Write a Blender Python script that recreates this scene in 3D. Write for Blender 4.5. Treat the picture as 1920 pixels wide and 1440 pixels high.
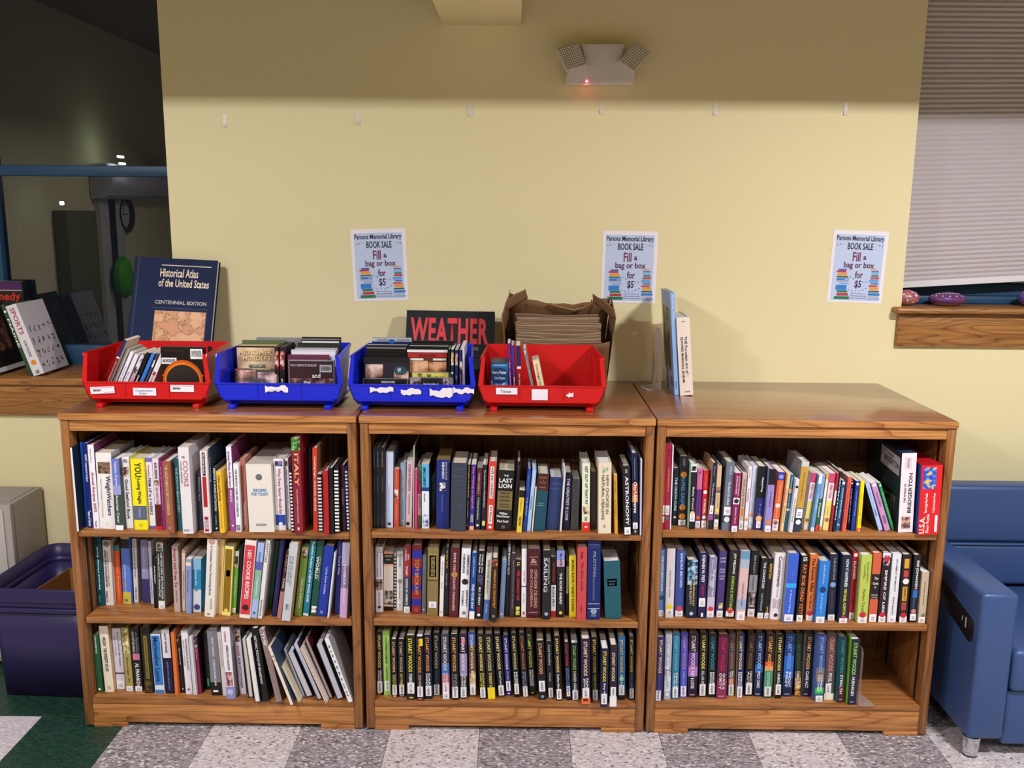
import bpy, bmesh, math, random
from mathutils import Matrix, Vector
for _o in list(bpy.data.objects): bpy.data.objects.remove(_o)
SC = bpy.context.scene
COL = SC.collection
RND = random.Random(7)

# ------------------------------------------------------------------ camera
FPX, CPOS, YAW, PITCH, ROLL = 1701.3, Vector((0.0144, -2.8143, 1.7368)), -0.0050, 0.1871, -0.0088
_fw = Vector((math.sin(YAW)*math.cos(PITCH), math.cos(YAW)*math.cos(PITCH), -math.sin(PITCH)))
_r0 = Vector((math.cos(YAW), -math.sin(YAW), 0)); _d0 = _fw.cross(_r0)
RIGHT = _r0*math.cos(ROLL) + _d0*math.sin(ROLL); DOWN = _d0*math.cos(ROLL) - _r0*math.sin(ROLL)
cam_d = bpy.data.cameras.new('camera'); cam = bpy.data.objects.new('camera', cam_d); COL.objects.link(cam)
cam_d.sensor_width = 36; cam_d.lens = FPX*36/1920; cam_d.clip_start = .05
M = Matrix.Identity(4)
for i in range(3):
    M[i][0], M[i][1], M[i][2], M[i][3] = RIGHT[i], -DOWN[i], -_fw[i], CPOS[i]
cam.matrix_world = M
SC.camera = cam

# ------------------------------------------------------------------ world, light, exposure
W = bpy.data.worlds.new('night'); SC.world = W; W.use_nodes = True
W.node_tree.nodes['Background'].inputs[0].default_value = (.012, .014, .02, 1)
W.node_tree.nodes['Background'].inputs[1].default_value = .3
SC.view_settings.view_transform = 'Standard'; SC.view_settings.look = 'None'
SC.view_settings.exposure = 0.75; SC.view_settings.gamma = 1.0; SC.view_settings.use_curve_mapping = False
# pendant light fixtures, the last three added as fill: (x centre, length in x, y, z of the lip, watts)
FIXTURES = [(-1.55, 1.15, -1.42, 2.55, 26), (1.75, 1.15, -1.42, 2.55, 42), (0.15, .9, -3.3, 2.6, 20), (-1.9, 1.15, -2.9, 2.6, 32), (2.9, 1.15, -3.3, 2.6, 14)]
LIGHT_COL = (1.0, .985, 1.02)

# ------------------------------------------------------------------ pixel helpers (1920 x 1440 frame)
def ray(u, v):
    return RIGHT*((u-960)/FPX) + DOWN*((v-720)/FPX) + _fw
def onz(u, v, z):
    d = ray(u, v); return CPOS + d*((z-CPOS.z)/d.z)
def ony(u, v, y):
    d = ray(u, v); return CPOS + d*((y-CPOS.y)/d.y)

# ------------------------------------------------------------------ materials
def lin(h):
    h = h.lstrip('#'); r = [int(h[i:i+2], 16)/255 for i in (0, 2, 4)]
    return tuple((c/12.92 if c <= .04045 else ((c+.055)/1.055)**2.4) for c in r) + (1,)
_MC = {}
def mat(h, rough=.45, metal=0.0, spec=.4, key=None, emit=0, alpha=1, coat=0):
    k = (h, rough, metal, spec, emit, alpha, coat)
    if k in _MC: return _MC[k]
    m = bpy.data.materials.new('paint_'+h); m.use_nodes = True
    b = m.node_tree.nodes['Principled BSDF']
    b.inputs['Base Color'].default_value = lin(h); b.inputs['Roughness'].default_value = rough
    b.inputs['Metallic'].default_value = metal; b.inputs['Specular IOR Level'].default_value = spec
    b.inputs['Coat Weight'].default_value = coat
    if emit: b.inputs['Emission Color'].default_value = lin(h); b.inputs['Emission Strength'].default_value = emit
    if alpha < 1: b.inputs['Alpha'].default_value = alpha
    _MC[k] = m; return m
def _nt(name):
    m = bpy.data.materials.new(name); m.use_nodes = True; t = m.node_tree
    return m, t, t.nodes, t.links, t.nodes['Principled BSDF']
def ramp(t, stops):
    r = t.nodes.new('ShaderNodeValToRGB'); e = r.color_ramp.elements
    while len(e) < len(stops): e.new(.5)
    for el, (p, c) in zip(e, stops): el.position = p; el.color = lin(c)
    return r
_PH = {}
def photo(c1, c2, c3, scale=60, rough=.4):
    k = (c1, c2, c3, scale)
    if k in _PH: return _PH[k]
    m, t, N, L, b = _nt('printed_picture')
    tc = N.new('ShaderNodeTexCoord'); n = N.new('ShaderNodeTexNoise'); n.inputs['Scale'].default_value = scale; n.inputs['Detail'].default_value = 2
    L.new(tc.outputs['Object'], n.inputs['Vector'])
    r = ramp(t, [(.38, c1), (.5, c2), (.62, c3)]); L.new(n.outputs['Fac'], r.inputs[0]); L.new(r.outputs[0], b.inputs['Base Color'])
    b.inputs['Roughness'].default_value = rough
    _PH[k] = m; return m
def wood(name, axis, light, mid, dark, rough=.35, band=1.0, seed=0.0, coat=.0):
    """oak: fine pores stretched along the grain over broad cathedral bands"""
    m, t, N, L, b = _nt(name)
    tc = N.new('ShaderNodeTexCoord'); mp = N.new('ShaderNodeMapping')
    oi = N.new('ShaderNodeObjectInfo'); ad = N.new('ShaderNodeVectorMath'); ad.operation = 'ADD'
    mul = N.new('ShaderNodeVectorMath'); mul.operation = 'SCALE'; mul.inputs['Scale'].default_value = 7.3
    cx = N.new('ShaderNodeCombineXYZ')
    for i in range(3): L.new(oi.outputs['Random'], cx.inputs[i])
    L.new(cx.outputs[0], mul.inputs[0]); L.new(tc.outputs['Object'], ad.inputs[0]); L.new(mul.outputs[0], ad.inputs[1])
    s = [9.0, 9.0, 9.0]; s[axis] = 1.15
    mp.inputs['Scale'].default_value = s; mp.inputs['Location'].default_value = (seed, seed*1.7, seed*.6)
    L.new(ad.outputs[0], mp.inputs['Vector'])
    n1 = N.new('ShaderNodeTexNoise'); n1.inputs['Scale'].default_value = 1.3; n1.inputs['Detail'].default_value = 1.0
    L.new(mp.outputs[0], n1.inputs['Vector'])
    # contour lines of a smooth field read as cathedral grain
    mm = N.new('ShaderNodeMath'); mm.operation = 'MULTIPLY'; mm.inputs[1].default_value = 14*band; L.new(n1.outputs['Fac'], mm.inputs[0])
    fr = N.new('ShaderNodeMath'); fr.operation = 'FRACT'; L.new(mm.outputs[0], fr.inputs[0])
    r1 = ramp(t, [(0.0, dark), (.16, mid), (.55, light), (1.0, mid)]); L.new(fr.outputs[0], r1.inputs[0])
    mp2 = N.new('ShaderNodeMapping'); s2 = [150.0, 150.0, 150.0]; s2[axis] = 5.0
    mp2.inputs['Scale'].default_value = s2; L.new(ad.outputs[0], mp2.inputs['Vector'])
    n2 = N.new('ShaderNodeTexNoise'); n2.inputs['Scale'].default_value = 1.0; n2.inputs['Detail'].default_value = 2; L.new(mp2.outputs[0], n2.inputs['Vector'])
    r2 = ramp(t, [(.3, 'b0a090'), (.62, 'ffffff')]); L.new(n2.outputs['Fac'], r2.inputs[0])
    mx = N.new('ShaderNodeMix'); mx.data_type = 'RGBA'; mx.blend_type = 'MULTIPLY'; mx.inputs[0].default_value = .75
    L.new(r1.outputs[0], mx.inputs[6]); L.new(r2.outputs[0], mx.inputs[7]); L.new(mx.outputs[2], b.inputs['Base Color'])
    b.inputs['Roughness'].default_value = rough; b.inputs['Coat Weight'].default_value = coat; b.inputs['Coat Roughness'].default_value = .2
    bp = N.new('ShaderNodeBump'); bp.inputs['Strength'].default_value = .05; bp.inputs['Distance'].default_value = .002
    L.new(n2.outputs['Fac'], bp.inputs['Height']); L.new(bp.outputs[0], b.inputs['Normal'])
    return m
def rough_paint(name, h, bump=.15, scale=220, rough=.75, vary=.04, spec=.25):
    m, t, N, L, b = _nt(name)
    tc = N.new('ShaderNodeTexCoord'); n = N.new('ShaderNodeTexNoise'); n.inputs['Scale'].default_value = scale; n.inputs['Detail'].default_value = 3
    L.new(tc.outputs['Object'], n.inputs['Vector'])
    bp = N.new('ShaderNodeBump'); bp.inputs['Strength'].default_value = bump; bp.inputs['Distance'].default_value = .001
    L.new(n.outputs['Fac'], bp.inputs['Height']); L.new(bp.outputs[0], b.inputs['Normal'])
    b.inputs['Base Color'].default_value = lin(h); b.inputs['Roughness'].default_value = rough; b.inputs['Specular IOR Level'].default_value = spec
    return m
def terrazzo(name, base, chips, dens=1.0):
    m, t, N, L, b = _nt(name)
    tc = N.new('ShaderNodeTexCoord'); geo = N.new('ShaderNodeNewGeometry')
    mp = N.new('ShaderNodeMapping'); mp.inputs['Rotation'].default_value = (0, 0, .6); mp.inputs['Scale'].default_value = (1, 2.1, 1)
    L.new(geo.outputs['Position'], mp.inputs['Vector'])
    v = N.new('ShaderNodeTexVoronoi'); v.inputs['Scale'].default_value = 105; L.new(mp.outputs[0], v.inputs['Vector'])
    sep = N.new('ShaderNodeSeparateColor'); L.new(v.outputs['Color'], sep.inputs[0])
    st = ramp(t, chips); st.color_ramp.interpolation = 'CONSTANT'; L.new(sep.outputs[0], st.inputs[0])
    n = N.new('ShaderNodeTexNoise'); n.inputs['Scale'].default_value = 9; L.new(geo.outputs['Position'], n.inputs['Vector'])
    mx = N.new('ShaderNodeMix'); mx.data_type = 'RGBA'; mx.inputs[7].default_value = lin(base); L.new(st.outputs[0], mx.inputs[6])
    r = ramp(t, [(.3, '303030'), (.7, '909090')]); L.new(n.outputs['Fac'], r.inputs[0]); L.new(r.outputs[0], mx.inputs[0])
    L.new(mx.outputs[2], b.inputs['Base Color']); b.inputs['Roughness'].default_value = .42
    return m
def glass_mat(name, ior=1.62, tint='c8d4d8'):
    m, t, N, L, b = _nt(name); N.remove(b)
    f = N.new('ShaderNodeFresnel'); f.inputs['IOR'].default_value = ior
    tr = N.new('ShaderNodeBsdfTransparent'); tr.inputs[0].default_value = lin(tint)
    g = N.new('ShaderNodeBsdfGlossy'); g.inputs['Roughness'].default_value = .004; g.inputs[0].default_value = (1, 1, 1, 1)
    mx = N.new('ShaderNodeMixShader'); L.new(f.outputs[0], mx.inputs[0]); L.new(tr.outputs[0], mx.inputs[1]); L.new(g.outputs[0], mx.inputs[2])
    L.new(mx.outputs[0], N['Material Output'].inputs[0]); return m

# ------------------------------------------------------------------ mesh helpers
class MB:
    """collects faces; build() links them as one mesh object"""
    def __init__(s): s.v = []; s.f = []; s.m = []; s.smooth = False
    def quad(s, a, b, c, d, mi=0):
        n = len(s.v); s.v += [a, b, c, d]; s.f.append((n, n+1, n+2, n+3)); s.m.append(mi); return s
    def box(s, x0, x1, y0, y1, z0, z1, mi=0):
        n = len(s.v); s.v += [(x, y, z) for z in (z0, z1) for y in (y0, y1) for x in (x0, x1)]
        for f in ((0, 2, 3, 1), (4, 5, 7, 6), (0, 1, 5, 4), (2, 6, 7, 3), (0, 4, 6, 2), (1, 3, 7, 5)):
            s.f.append(tuple(n+i for i in f)); s.m.append(mi)
        return s
    def hexa(s, p, mi=0):   # 8 corners: bottom ring (4, counter-clockwise from above) then top ring
        n = len(s.v); s.v += [tuple(q) for q in p]
        for f in ((3, 2, 1, 0), (4, 5, 6, 7), (0, 1, 5, 4), (1, 2, 6, 5), (2, 3, 7, 6), (3, 0, 4, 7)):
            s.f.append(tuple(n+i for i in f)); s.m.append(mi)
        return s
    def prism(s, poly, a, b, axis='y', mi=0):   # poly: 2-D outline extruded along axis from a to b
        def P(p, t): return {'x': (t, p[0], p[1]), 'y': (p[0], t, p[1]), 'z': (p[0], p[1], t)}[axis]
        n = len(s.v); k = len(poly); s.v += [P(p, a) for p in poly] + [P(p, b) for p in poly]
        s.f.append(tuple(range(n, n+k))); s.f.append(tuple(range(n+2*k-1, n+k-1, -1))); s.m += [mi, mi]
        for i in range(k):
            j = (i+1) % k; s.f.append((n+j, n+i, n+k+i, n+k+j)); s.m.append(mi)
        return s
    def tube(s, pts, r, seg=8, mi=0, cap=True):
        n = len(s.v); P = [Vector(p) for p in pts]; k = len(P)
        rr = r if isinstance(r, (list, tuple)) else [r]*k
        for i, p in enumerate(P):
            d = (P[min(i+1, k-1)] - P[max(i-1, 0)]).normalized()
            a = d.cross(Vector((0, 0, 1)) if abs(d.z) < .9 else Vector((1, 0, 0))).normalized(); b = d.cross(a)
            for j in range(seg):
                t = 2*math.pi*j/seg; s.v.append(tuple(p + (a*math.cos(t) + b*math.sin(t))*rr[i]))
        for i in range(k-1):
            for j in range(seg):
                j2 = (j+1) % seg
                s.f.append((n+i*seg+j, n+i*seg+j2, n+(i+1)*seg+j2, n+(i+1)*seg+j)); s.m.append(mi)
        if cap:
            s.f.append(tuple(n+j for j in range(seg-1, -1, -1))); s.f.append(tuple(n+(k-1)*seg+j for j in range(seg))); s.m += [mi, mi]
        return s
    def mesh(s, name, mats, bevel=0, seg=2, fix=True):
        me = bpy.data.meshes.new(name); me.from_pydata([tuple(v) for v in s.v], [], s.f)
        for m in (mats if isinstance(mats, (list, tuple)) else [mats]): me.materials.append(m)
        for p, mi in zip(me.polygons, s.m): p.material_index = mi
        if bevel or fix:
            bm = bmesh.new(); bm.from_mesh(me)
            if bevel:
                bmesh.ops.remove_doubles(bm, verts=bm.verts, dist=1e-6)
                es = [e for e in bm.edges if len(e.link_faces) == 2 and e.calc_face_angle(0) > .5]
                bmesh.ops.bevel(bm, geom=es, offset=bevel, segments=seg, profile=.5, affect='EDGES', clamp_overlap=True)
            bmesh.ops.recalc_face_normals(bm, faces=bm.faces) if fix else None
            bm.to_mesh(me); bm.free()
        if s.smooth or bevel:
            for p in me.polygons: p.use_smooth = True
            if bevel: me.set_sharp_from_angle(angle=.7)
        me.update(); return me
    def build(s, name, mats, parent=None, bevel=0, seg=2, fix=True):
        return add(name, s.mesh(name, mats, bevel, seg, fix), parent)
def add(name, data, parent=None):
    o = bpy.data.objects.new(name, data); COL.objects.link(o)
    if parent is not None: o.parent = parent
    return o
def empty(name, loc=(0, 0, 0), rot=(0, 0, 0)):
    o = add(name, None); o.location = loc; o.rotation_euler = rot; o.empty_display_size = .05; return o
def tag(o, label, cat, group=None):
    o['label'] = label; o['category'] = cat
    if group: o['group'] = group
    return o
def struct(o): o['kind'] = 'structure'; return o
def copy_tree(o, parent=None):
    c = o.copy(); COL.objects.link(c); c.parent = parent
    for ch in o.children: copy_tree(ch, c)
    return c
def rbox(name, x0, x1, y0, y1, z0, z1, m, parent=None, r=.01, seg=3):
    return MB().box(x0, x1, y0, y1, z0, z1).build(name, m, parent, bevel=r, seg=seg)
def disc_mb(cx, cz, y, rx, rz, n=16, mi=0, mb=None):
    mb = mb or MB(); k = len(mb.v)
    mb.v += [(cx+rx*math.cos(2*math.pi*i/n), y, cz+rz*math.sin(2*math.pi*i/n)) for i in range(n)]
    mb.f.append(tuple(range(k, k+n))); mb.m.append(mi); return mb

# lettering: flat print, one mesh for each string, fitted to a box
_TX = {}
def text_mesh(s, bold=.018):
    if (s, bold) in _TX: return _TX[(s, bold)]
    c = bpy.data.curves.new('lettering', 'FONT'); c.body = s; c.resolution_u = 2; c.offset = bold; c.fill_mode = 'FRONT'; c.space_character = 1.1 if bold > .03 else 1.0
    o = bpy.data.objects.new('lettering', c); me = bpy.data.meshes.new_from_object(o)
    bpy.data.objects.remove(o); bpy.data.curves.remove(c)
    me.name = 'lettering'
    xs = [v.co.x for v in me.vertices] or [0, 1]; ys = [v.co.y for v in me.vertices] or [0, 1]
    x0, x1, y0, y1 = min(xs), max(xs), min(ys), max(ys)
    for v in me.vertices: v.co = ((v.co.x-x0)/max(x1-x0, 1e-6), 0, (v.co.y-y0)/max(y1-y0, 1e-6))
    me.update(); me.materials.clear(); me.materials.append(None); _TX[(s, bold)] = me; return me
def lettering(s, parent, x0, x1, z0, z1, y, h, mode='H', name='title', rough=.45, emit=0, bold=.018):
    """fit the string into the box x0..x1, z0..z1 in the plane y (facing -y); V reads downwards, U upwards"""
    o = add(name, text_mesh(s, bold), parent)
    o.material_slots[0].link = 'OBJECT'; o.material_slots[0].material = mat(h, rough, emit=emit)
    if mode == 'H': o.location = (x0, y, z0); o.scale = (x1-x0, 1, z1-z0)
    elif mode == 'V': o.rotation_euler = (0, math.pi/2, 0); o.location = (x0, y, z1); o.scale = (z1-z0, 1, x1-x0)
    else: o.rotation_euler = (0, -math.pi/2, 0); o.location = (x1, y, z0); o.scale = (z1-z0, 1, x1-x0)
    return o

# ================================================================== the setting
YW = 0.66            # face of the wall behind the bookcases
WALL = rough_paint('yellow_wall_paint', 'e8dcae', bump=.12)
OAK_X = wood('oak_board', 0, 'cc8e52', 'be8046', '925a2c', seed=.3, band=.6)
OAK_Z = wood('oak_upright', 2, 'a06c3c', '966236', '744826', seed=1.3, band=.5)
OAK_SHELF = wood('oak_shelf', 0, 'ac7440', 'a26a3a', '80502a', seed=2.1, band=.45)
OAK_TOP = wood('oak_top', 0, '9a6034', '92582e', '7c4a26', rough=.3, seed=3.1, band=.3, coat=1.0)
OAK_BACK_SHADED = wood('oak_divider_shaded', 2, '7c5230', '744a2a', '5a381e', seed=4.4, band=.5)  # oak darkened in the colour to deepen the shade behind the books
OAK_SILL = wood('oak_sill', 0, 'b07a40', 'a06c36', '70461e', seed=5.2, band=1.1)
BLUE_FRAME = mat('1e4668', .45)
XL, XR = -1.30, 1.483          # ends of the wall between the two windows
wl = MB()
wl.box(XL, XR, YW, YW+.45, 0, 3.3)
wl.box(-3.7, XL, YW, YW+.45, 0, 1.05); wl.box(-3.7, XL, YW, YW+.45, 2.95, 3.3); wl.box(-3.7, -3.3, YW, YW+.45, 1.05, 2.95)
wl.box(XR, 4.2, YW, YW+.45, 0, 1.36); wl.box(XR, 4.2, YW, YW+.45, 2.95, 3.3); wl.box(3.4, 4.2, YW, YW+.45, 1.36, 2.95)
struct(wl.build('wall_back', WALL))
struct(MB().box(-3.8, -3.7, -6.6, YW+.45, 0, 3.3).build('wall_left', WALL))
struct(MB().box(4.2, 4.3, -6.6, YW+.45, 0, 3.3).build('wall_right', WALL))
struct(MB().box(-3.8, 4.3, -6.7, -6.6, 0, 3.3).build('wall_front', WALL))
struct(MB().box(-3.8, 4.3, -6.7, YW+.45, 3.3, 3.4).build('ceiling', rough_paint('brown_ceiling', '8e7a58', rough=.9)))
bb = mat('2a2622', .5)
struct(MB().box(-3.7, 4.2, YW-.008, YW, 0.001, .1).build('baseboard_back', bb))
beam = struct(MB().box(-.268, .02, -5.2, YW, 2.402, 2.75).build('trim_1', WALL, bevel=.004)); beam['label'] = 'yellow painted soffit beam running out from the wall'

# floor: tiles near the bookcases are pieces of their own, the rest is one checkered sheet
LIGHT_T = terrazzo('light_speckled_tile', 'c4babc', [(0, '4a4446'), (.05, '968e90'), (.18, 'bab0b2'), (.45, 'c8bebe'), (.86, 'e0d8d8')])
DARK_T = terrazzo('grey_speckled_tile', '989094', [(0, '4a4648'), (.1, '726c70'), (.35, '928a8e'), (.68, 'a69ca0'), (.9, 'd8d2d4')])
GREEN_T = terrazzo('green_tile', '1e3a30', [(0, '183028'), (.4, '20402f'), (.8, '2a4a3c')])
WHITE_T = terrazzo('white_tile', 'c8c0c4', [(0, 'b4acb2'), (.3, 'c8c0c6'), (.7, 'd8d0d4')])
T0, TS, TY = -1.3189, .3048, .061
fl = struct(MB().box(-3.8, 4.3, -6.7, YW+.45, -.05, -.003).build('floor', mat('6a6468', .5)))
tile_me = {}
for nm, m in (('l', LIGHT_T), ('d', DARK_T), ('g', GREEN_T), ('w', WHITE_T)):
    tile_me[nm] = MB().box(.0006, TS-.0006, .0006, TS-.0006, -.003, 0).mesh('floor_tile', m, bevel=.0008, seg=1)
for i in range(-5, 10):
    for j in range(-5, 2):
        x, y = T0+i*TS, TY+j*TS
        if i < -1: k = 'w' if j < 0 else 'g'
        elif i == -1: k = 'g'
        else: k = 'd' if (i+j) % 2 else 'l'
        if i >= 0 and j == -1: k = 'd' if i % 2 == 0 else 'l'
        o = add('floor_tile', tile_me[k], fl); o.location = (x, y, 0)
for k, (x0, x1, y0, y1) in enumerate(((-3.7, T0-5*TS, -6.6, YW), (T0+10*TS, 4.2, -6.6, YW), (T0-5*TS, T0+10*TS, -6.6, TY-5*TS))):
    o = MB().box(x0, x1, y0, y1, -.003, 0).build('floor_sheet', GREEN_T if k == 0 else LIGHT_T, fl); o['kind'] = 'stuff'

# left window: dark glass at night, blue frame, oak sill
GY = 0.98
w1 = struct(empty('window_1', (-2.3, GY, 1.09)))
def at_w(o, w):
    o.parent = w; o.location = -Vector(w.location); return o
def frame_bar(x0, x1, z0, z1, w, y0=GY-.03, y1=GY+.03): return at_w(MB().box(x0, x1, y0, y1, z0, z1).build('window_frame', BLUE_FRAME, bevel=.003), w)
frame_bar(-3.3, XL, 1.06, 1.172, w1); frame_bar(-3.3, XL, 1.866, 1.908, w1); frame_bar(-3.3, XL, 2.9, 2.95, w1)
frame_bar(-2.155, -2.115, 1.172, 1.866, w1); frame_bar(-2.155, -2.115, 1.908, 2.9, w1)
frame_bar(-3.3, -3.25, 1.172, 2.9, w1); frame_bar(XL-.02, XL, 1.172, 2.9, w1)
GL = glass_mat('window_glass', 1.85)
for x0, x1 in ((-3.25, -2.155), (-2.115, XL-.02)):
    for z0, z1 in ((1.172, 1.866), (1.908, 2.9)):
        at_w(MB().quad((x0, GY, z0), (x1, GY, z0), (x1, GY, z1), (x0, GY, z1)).build('window_pane', GL, fix=False), w1)
s1 = struct(empty('trim_2', (-2.3, .7, 1.09))); s1['label'] = 'oak window sill and apron below the dark window'
at_w(MB().box(-3.6, XL-.001, .622, GY-.03, 1.062, 1.09).build('sill_board', OAK_SILL, bevel=.006), s1)
at_w(MB().box(-3.6, XL+.02, .638, YW, .94, 1.062).build('apron', OAK_SILL, bevel=.003), s1)
# right window: lowered pleated shade, blue frame behind, oak sill
w2 = struct(empty('window_2', (2.4, .9, 1.4)))
frame_bar(XR, 3.4, 1.36, 1.47, w2, .86, .92); frame_bar(XR, 3.4, 2.9, 2.95, w2, .86, .92); frame_bar(XR, 3.4, 1.395, 1.425, w2, .80, .86)
frame_bar(3.35, 3.4, 1.47, 2.9, w2, .86, .92); frame_bar(XR, XR+.04, 1.47, 2.9, w2, .86, .92)
at_w(MB().quad((XR, .89, 1.45), (3.4, .89, 1.45), (3.4, .89, 2.92), (XR, .89, 2.92)).build('window_pane', GL, fix=False), w2)
s2 = struct(empty('trim_3', (2.4, .7, 1.395))); s2['label'] = 'oak window sill and apron under the pleated shade'
at_w(MB().box(1.446, 3.5, .605, .80, 1.373, 1.395).build('sill_board', OAK_SILL, bevel=.009, seg=3), s2)
at_w(MB().box(1.468, 3.5, .64, YW, 1.243, 1.373).build('apron', OAK_SILL, bevel=.004), s2)
SH = empty('pleated_shade', (1.49, .76, 1.46)); tag(SH, 'grey pleated window shade pulled down over the window beside the sofa', 'window shade')
pl = MB(); n = 80; zt, zb = 2.95, 1.478; xs = (1.4865, 2.2, 3.34)
def tilt(x, f): return (x-1.49)*.064*f
for i in range(n*2+1):
    f = i/(2*n); z = zt+(zb-zt)*f; y = .775 if i % 2 else .781
    for x in xs: pl.v.append((x-1.49, y-.76, z+tilt(x, max(0, f*1.6-.6))-1.46))
for i in range(n*2):
    for j in range(2):
        a = i*3+j; pl.f.append((a, a+1, a+4, a+3)); pl.m.append(0)
pleat = pl.build('pleated_fabric', rough_paint('shade_fabric', 'c2babc', bump=.1, rough=.85), SH, fix=False)
rl = MB(); rl.hexa([(xs[0]-1.49, .005, -.004), (xs[2]-1.49, .005, tilt(xs[2], 1)-.004), (xs[2]-1.49, .03, tilt(xs[2], 1)-.004), (xs[0]-1.49, .03, -.004),
         (xs[0]-1.49, .005, .02), (xs[2]-1.49, .005, .02+tilt(xs[2], 1)), (xs[2]-1.49, .03, .02+tilt(xs[2], 1)), (xs[0]-1.49, .03, .02)])
rl.build('bottom_rail', mat('e4e0e2', .4), SH)

# the part of the room that the dark glass mirrors
def mir(u, v, X):
    """the point on the plane x = X of the real room that is seen mirrored in the left window at a pixel"""
    d = ray(u, v); p = CPOS + d*((X-CPOS.x)/d.x); return Vector((X, 2*GY-p.y, p.z))
XM = -3.7
c = mir(229, 402, XM)
ck = empty('wall_clock', (XM, c.y, c.z)); tag(ck, 'round wall clock with brown rim mirrored in the dark window', 'clock')
def ring(mb, r0, r1, x0, x1, n=28, mi=0):
    for i in range(n):
        a, b = 2*math.pi*i/n, 2*math.pi*(i+1)/n
        P = lambda r, t, x: (x, r*math.cos(t), r*math.sin(t))
        mb.quad(P(r0, a, x1), P(r0, b, x1), P(r1, b, x1), P(r1, a, x1), mi); mb.quad(P(r1, a, x0), P(r1, b, x0), P(r1, b, x1), P(r1, a, x1), mi)
        mb.quad(P(r0, a, x0), P(r0, b, x0), P(r0, b, x1), P(r0, a, x1), mi)
    return mb
ring(MB(), .135, .17, .001, .05).build('rim', mat('3a2418', .4), ck)
ring(MB(), .001, .136, .001, .012).build('dial', mat('d8d4cc', .5), ck)
MB().box(.013, .016, -.006, .006, 0, .1).box(.013, .016, -.09, 0, -.005, .005).build('hands', mat('202020'), ck)
c = mir(235, 345, XM)
ac = empty('air_conditioner', (XM, c.y, c.z)); tag(ac, 'long white wall mounted air conditioner mirrored in the dark window', 'air conditioner')
pr = [(0, .15), (.16, .16), (.21, .1), (.21, -.02), (.12, -.14), (0, -.15)]
MB().prism([(x+.001, z) for x, z in pr], -1.0, .75, 'y').build('housing', mat('d0cfd6', .4), ac, bevel=.02)
MB().box(.09, .16, -.9, .65, -.13, -.118).build('louvre', mat('8a8a90', .5), ac)
c0, c1 = mir(186, 445, XM), mir(232, 625, XM)
dr = struct(empty('door_1', (XM, c1.y, 0)))
yA, yB = c1.y, c0.y
DW = yB-yA
MB().box(.001, .05, -.06, DW+.06, .003, 2.1).build('door_leaf', mat('c8c4c0', .5), dr)
MB().box(.05, .056, .12, DW-.12, .35, 1.95).build('door_glass', mat('0c0e14', .05), dr)
MB().tube([(.06, .05, .95), (.11, .05, .95), (.11, .05, 1.15), (.06, .05, 1.15)], .01).build('door_handle', mat('303030', .3, metal=1), dr)
gb = mir(203, 520, XM)
gbm = MB(); n = 14
for i in range(9):
    t = math.pi*i/8
    for j in range(n): gbm.v.append((.08*math.sin(t)*math.cos(2*math.pi*j/n), .13*math.sin(t)*math.sin(2*math.pi*j/n), .17*math.cos(t)*(1+.15*math.sin(3*j))))
for i in range(8):
    for j in range(n): gbm.f.append((i*n+j, i*n+(j+1) % n, (i+1)*n+(j+1) % n, (i+1)*n+j)); gbm.m.append(0)
gbo = gbm.build('door_wreath', mat('4cb020', .6)); gbo.location = (XM+.141, gb.y, gb.z); tag(gbo, 'bright green wreath on the glass door mirrored in the window', 'wreath')
c0, c1 = mir(100, 440, XM), mir(178, 700, XM)
cb = empty('tall_cabinet', (XM+.07, (c0.y+c1.y)/2, 0)); tag(cb, 'tall olive cabinet mirrored in the dark window beside the glass door', 'cabinet')
MB().box(-.065, .05, -abs(c0.y-c1.y)/2, abs(c0.y-c1.y)/2, .003, 1.72).build('body', mat('6a6642', .6), cb, bevel=.01)
MB().box(.051, .056, -.02, .0, .9, 1.1).build('handle', mat('888888', .3, metal=1), cb)

for k, (u, v, dx, dz) in enumerate(((116, 381, .012, .012), (226, 294, .05, .008), (229, 307, .05, .008))):
    q = mir(u, v, XM+.25); o = MB().box(-.01, .01, -dx, dx, -dz, dz).build('night_light', mat('e8fff8', .4, emit=60)); o.location = q
    tag(o, ['tiny bright indicator lamp mirrored in the dark window', 'short lit lamp strip mirrored above the window bar', 'short lit lamp strip mirrored just over the window bar'][k], 'lamp')
# pendant fixtures (out of the frame, they light the room; the rear three are added fill)
for k, (fx, ln, fy, fz, wt) in enumerate(FIXTURES):
    e = empty('pendant_or_fill_light', (fx, fy, fz)); tag(e, ['white pendant lamp with deep lip hanging left of the soffit', 'white pendant lamp with deep lip hanging right of the soffit',
        'added fill lamp hanging behind the camera, under the soffit', 'added fill lamp hanging in the rear left of the room', 'added fill lamp hanging in the rear right of the room'][k], 'lamp', 'pendant lamps')
    h = MB(); a, b = ln/2, .36
    h.box(-a, a, b-.012, b, 0, .2); h.box(-a, a, -b, -b+.012, 0, .2); h.box(-a, -a+.012, -b, b, 0, .2); h.box(a-.012, a, -b, b, 0, .2); h.box(-a, a, -b, b, .2, .215)
    h.build('housing', mat('6a6660', .7), e)
    MB().tube([(-a*.7, 0, .215), (-a*.7, 0, 3.3-fz-.001)], .008).build('stem', mat('808080', .4), e)
    MB().tube([(a*.7, 0, .215), (a*.7, 0, 3.3-fz-.001)], .008).build('stem', mat('808080', .4), e)
    front = k < 2
    la = bpy.data.lights.new('lamp_tube', 'AREA'); la.shape = 'RECTANGLE'; la.size = .30 if front else .8; la.size_y = .025 if front else .1
    la.energy = wt; la.color = LIGHT_COL
    lo = add('lamp_tube', la, e); lo.location = (0, -.0, .085 if front else .12)
    lo.rotation_euler = (math.radians(9), 0, 0) if front else (0, 0, 0)

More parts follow.
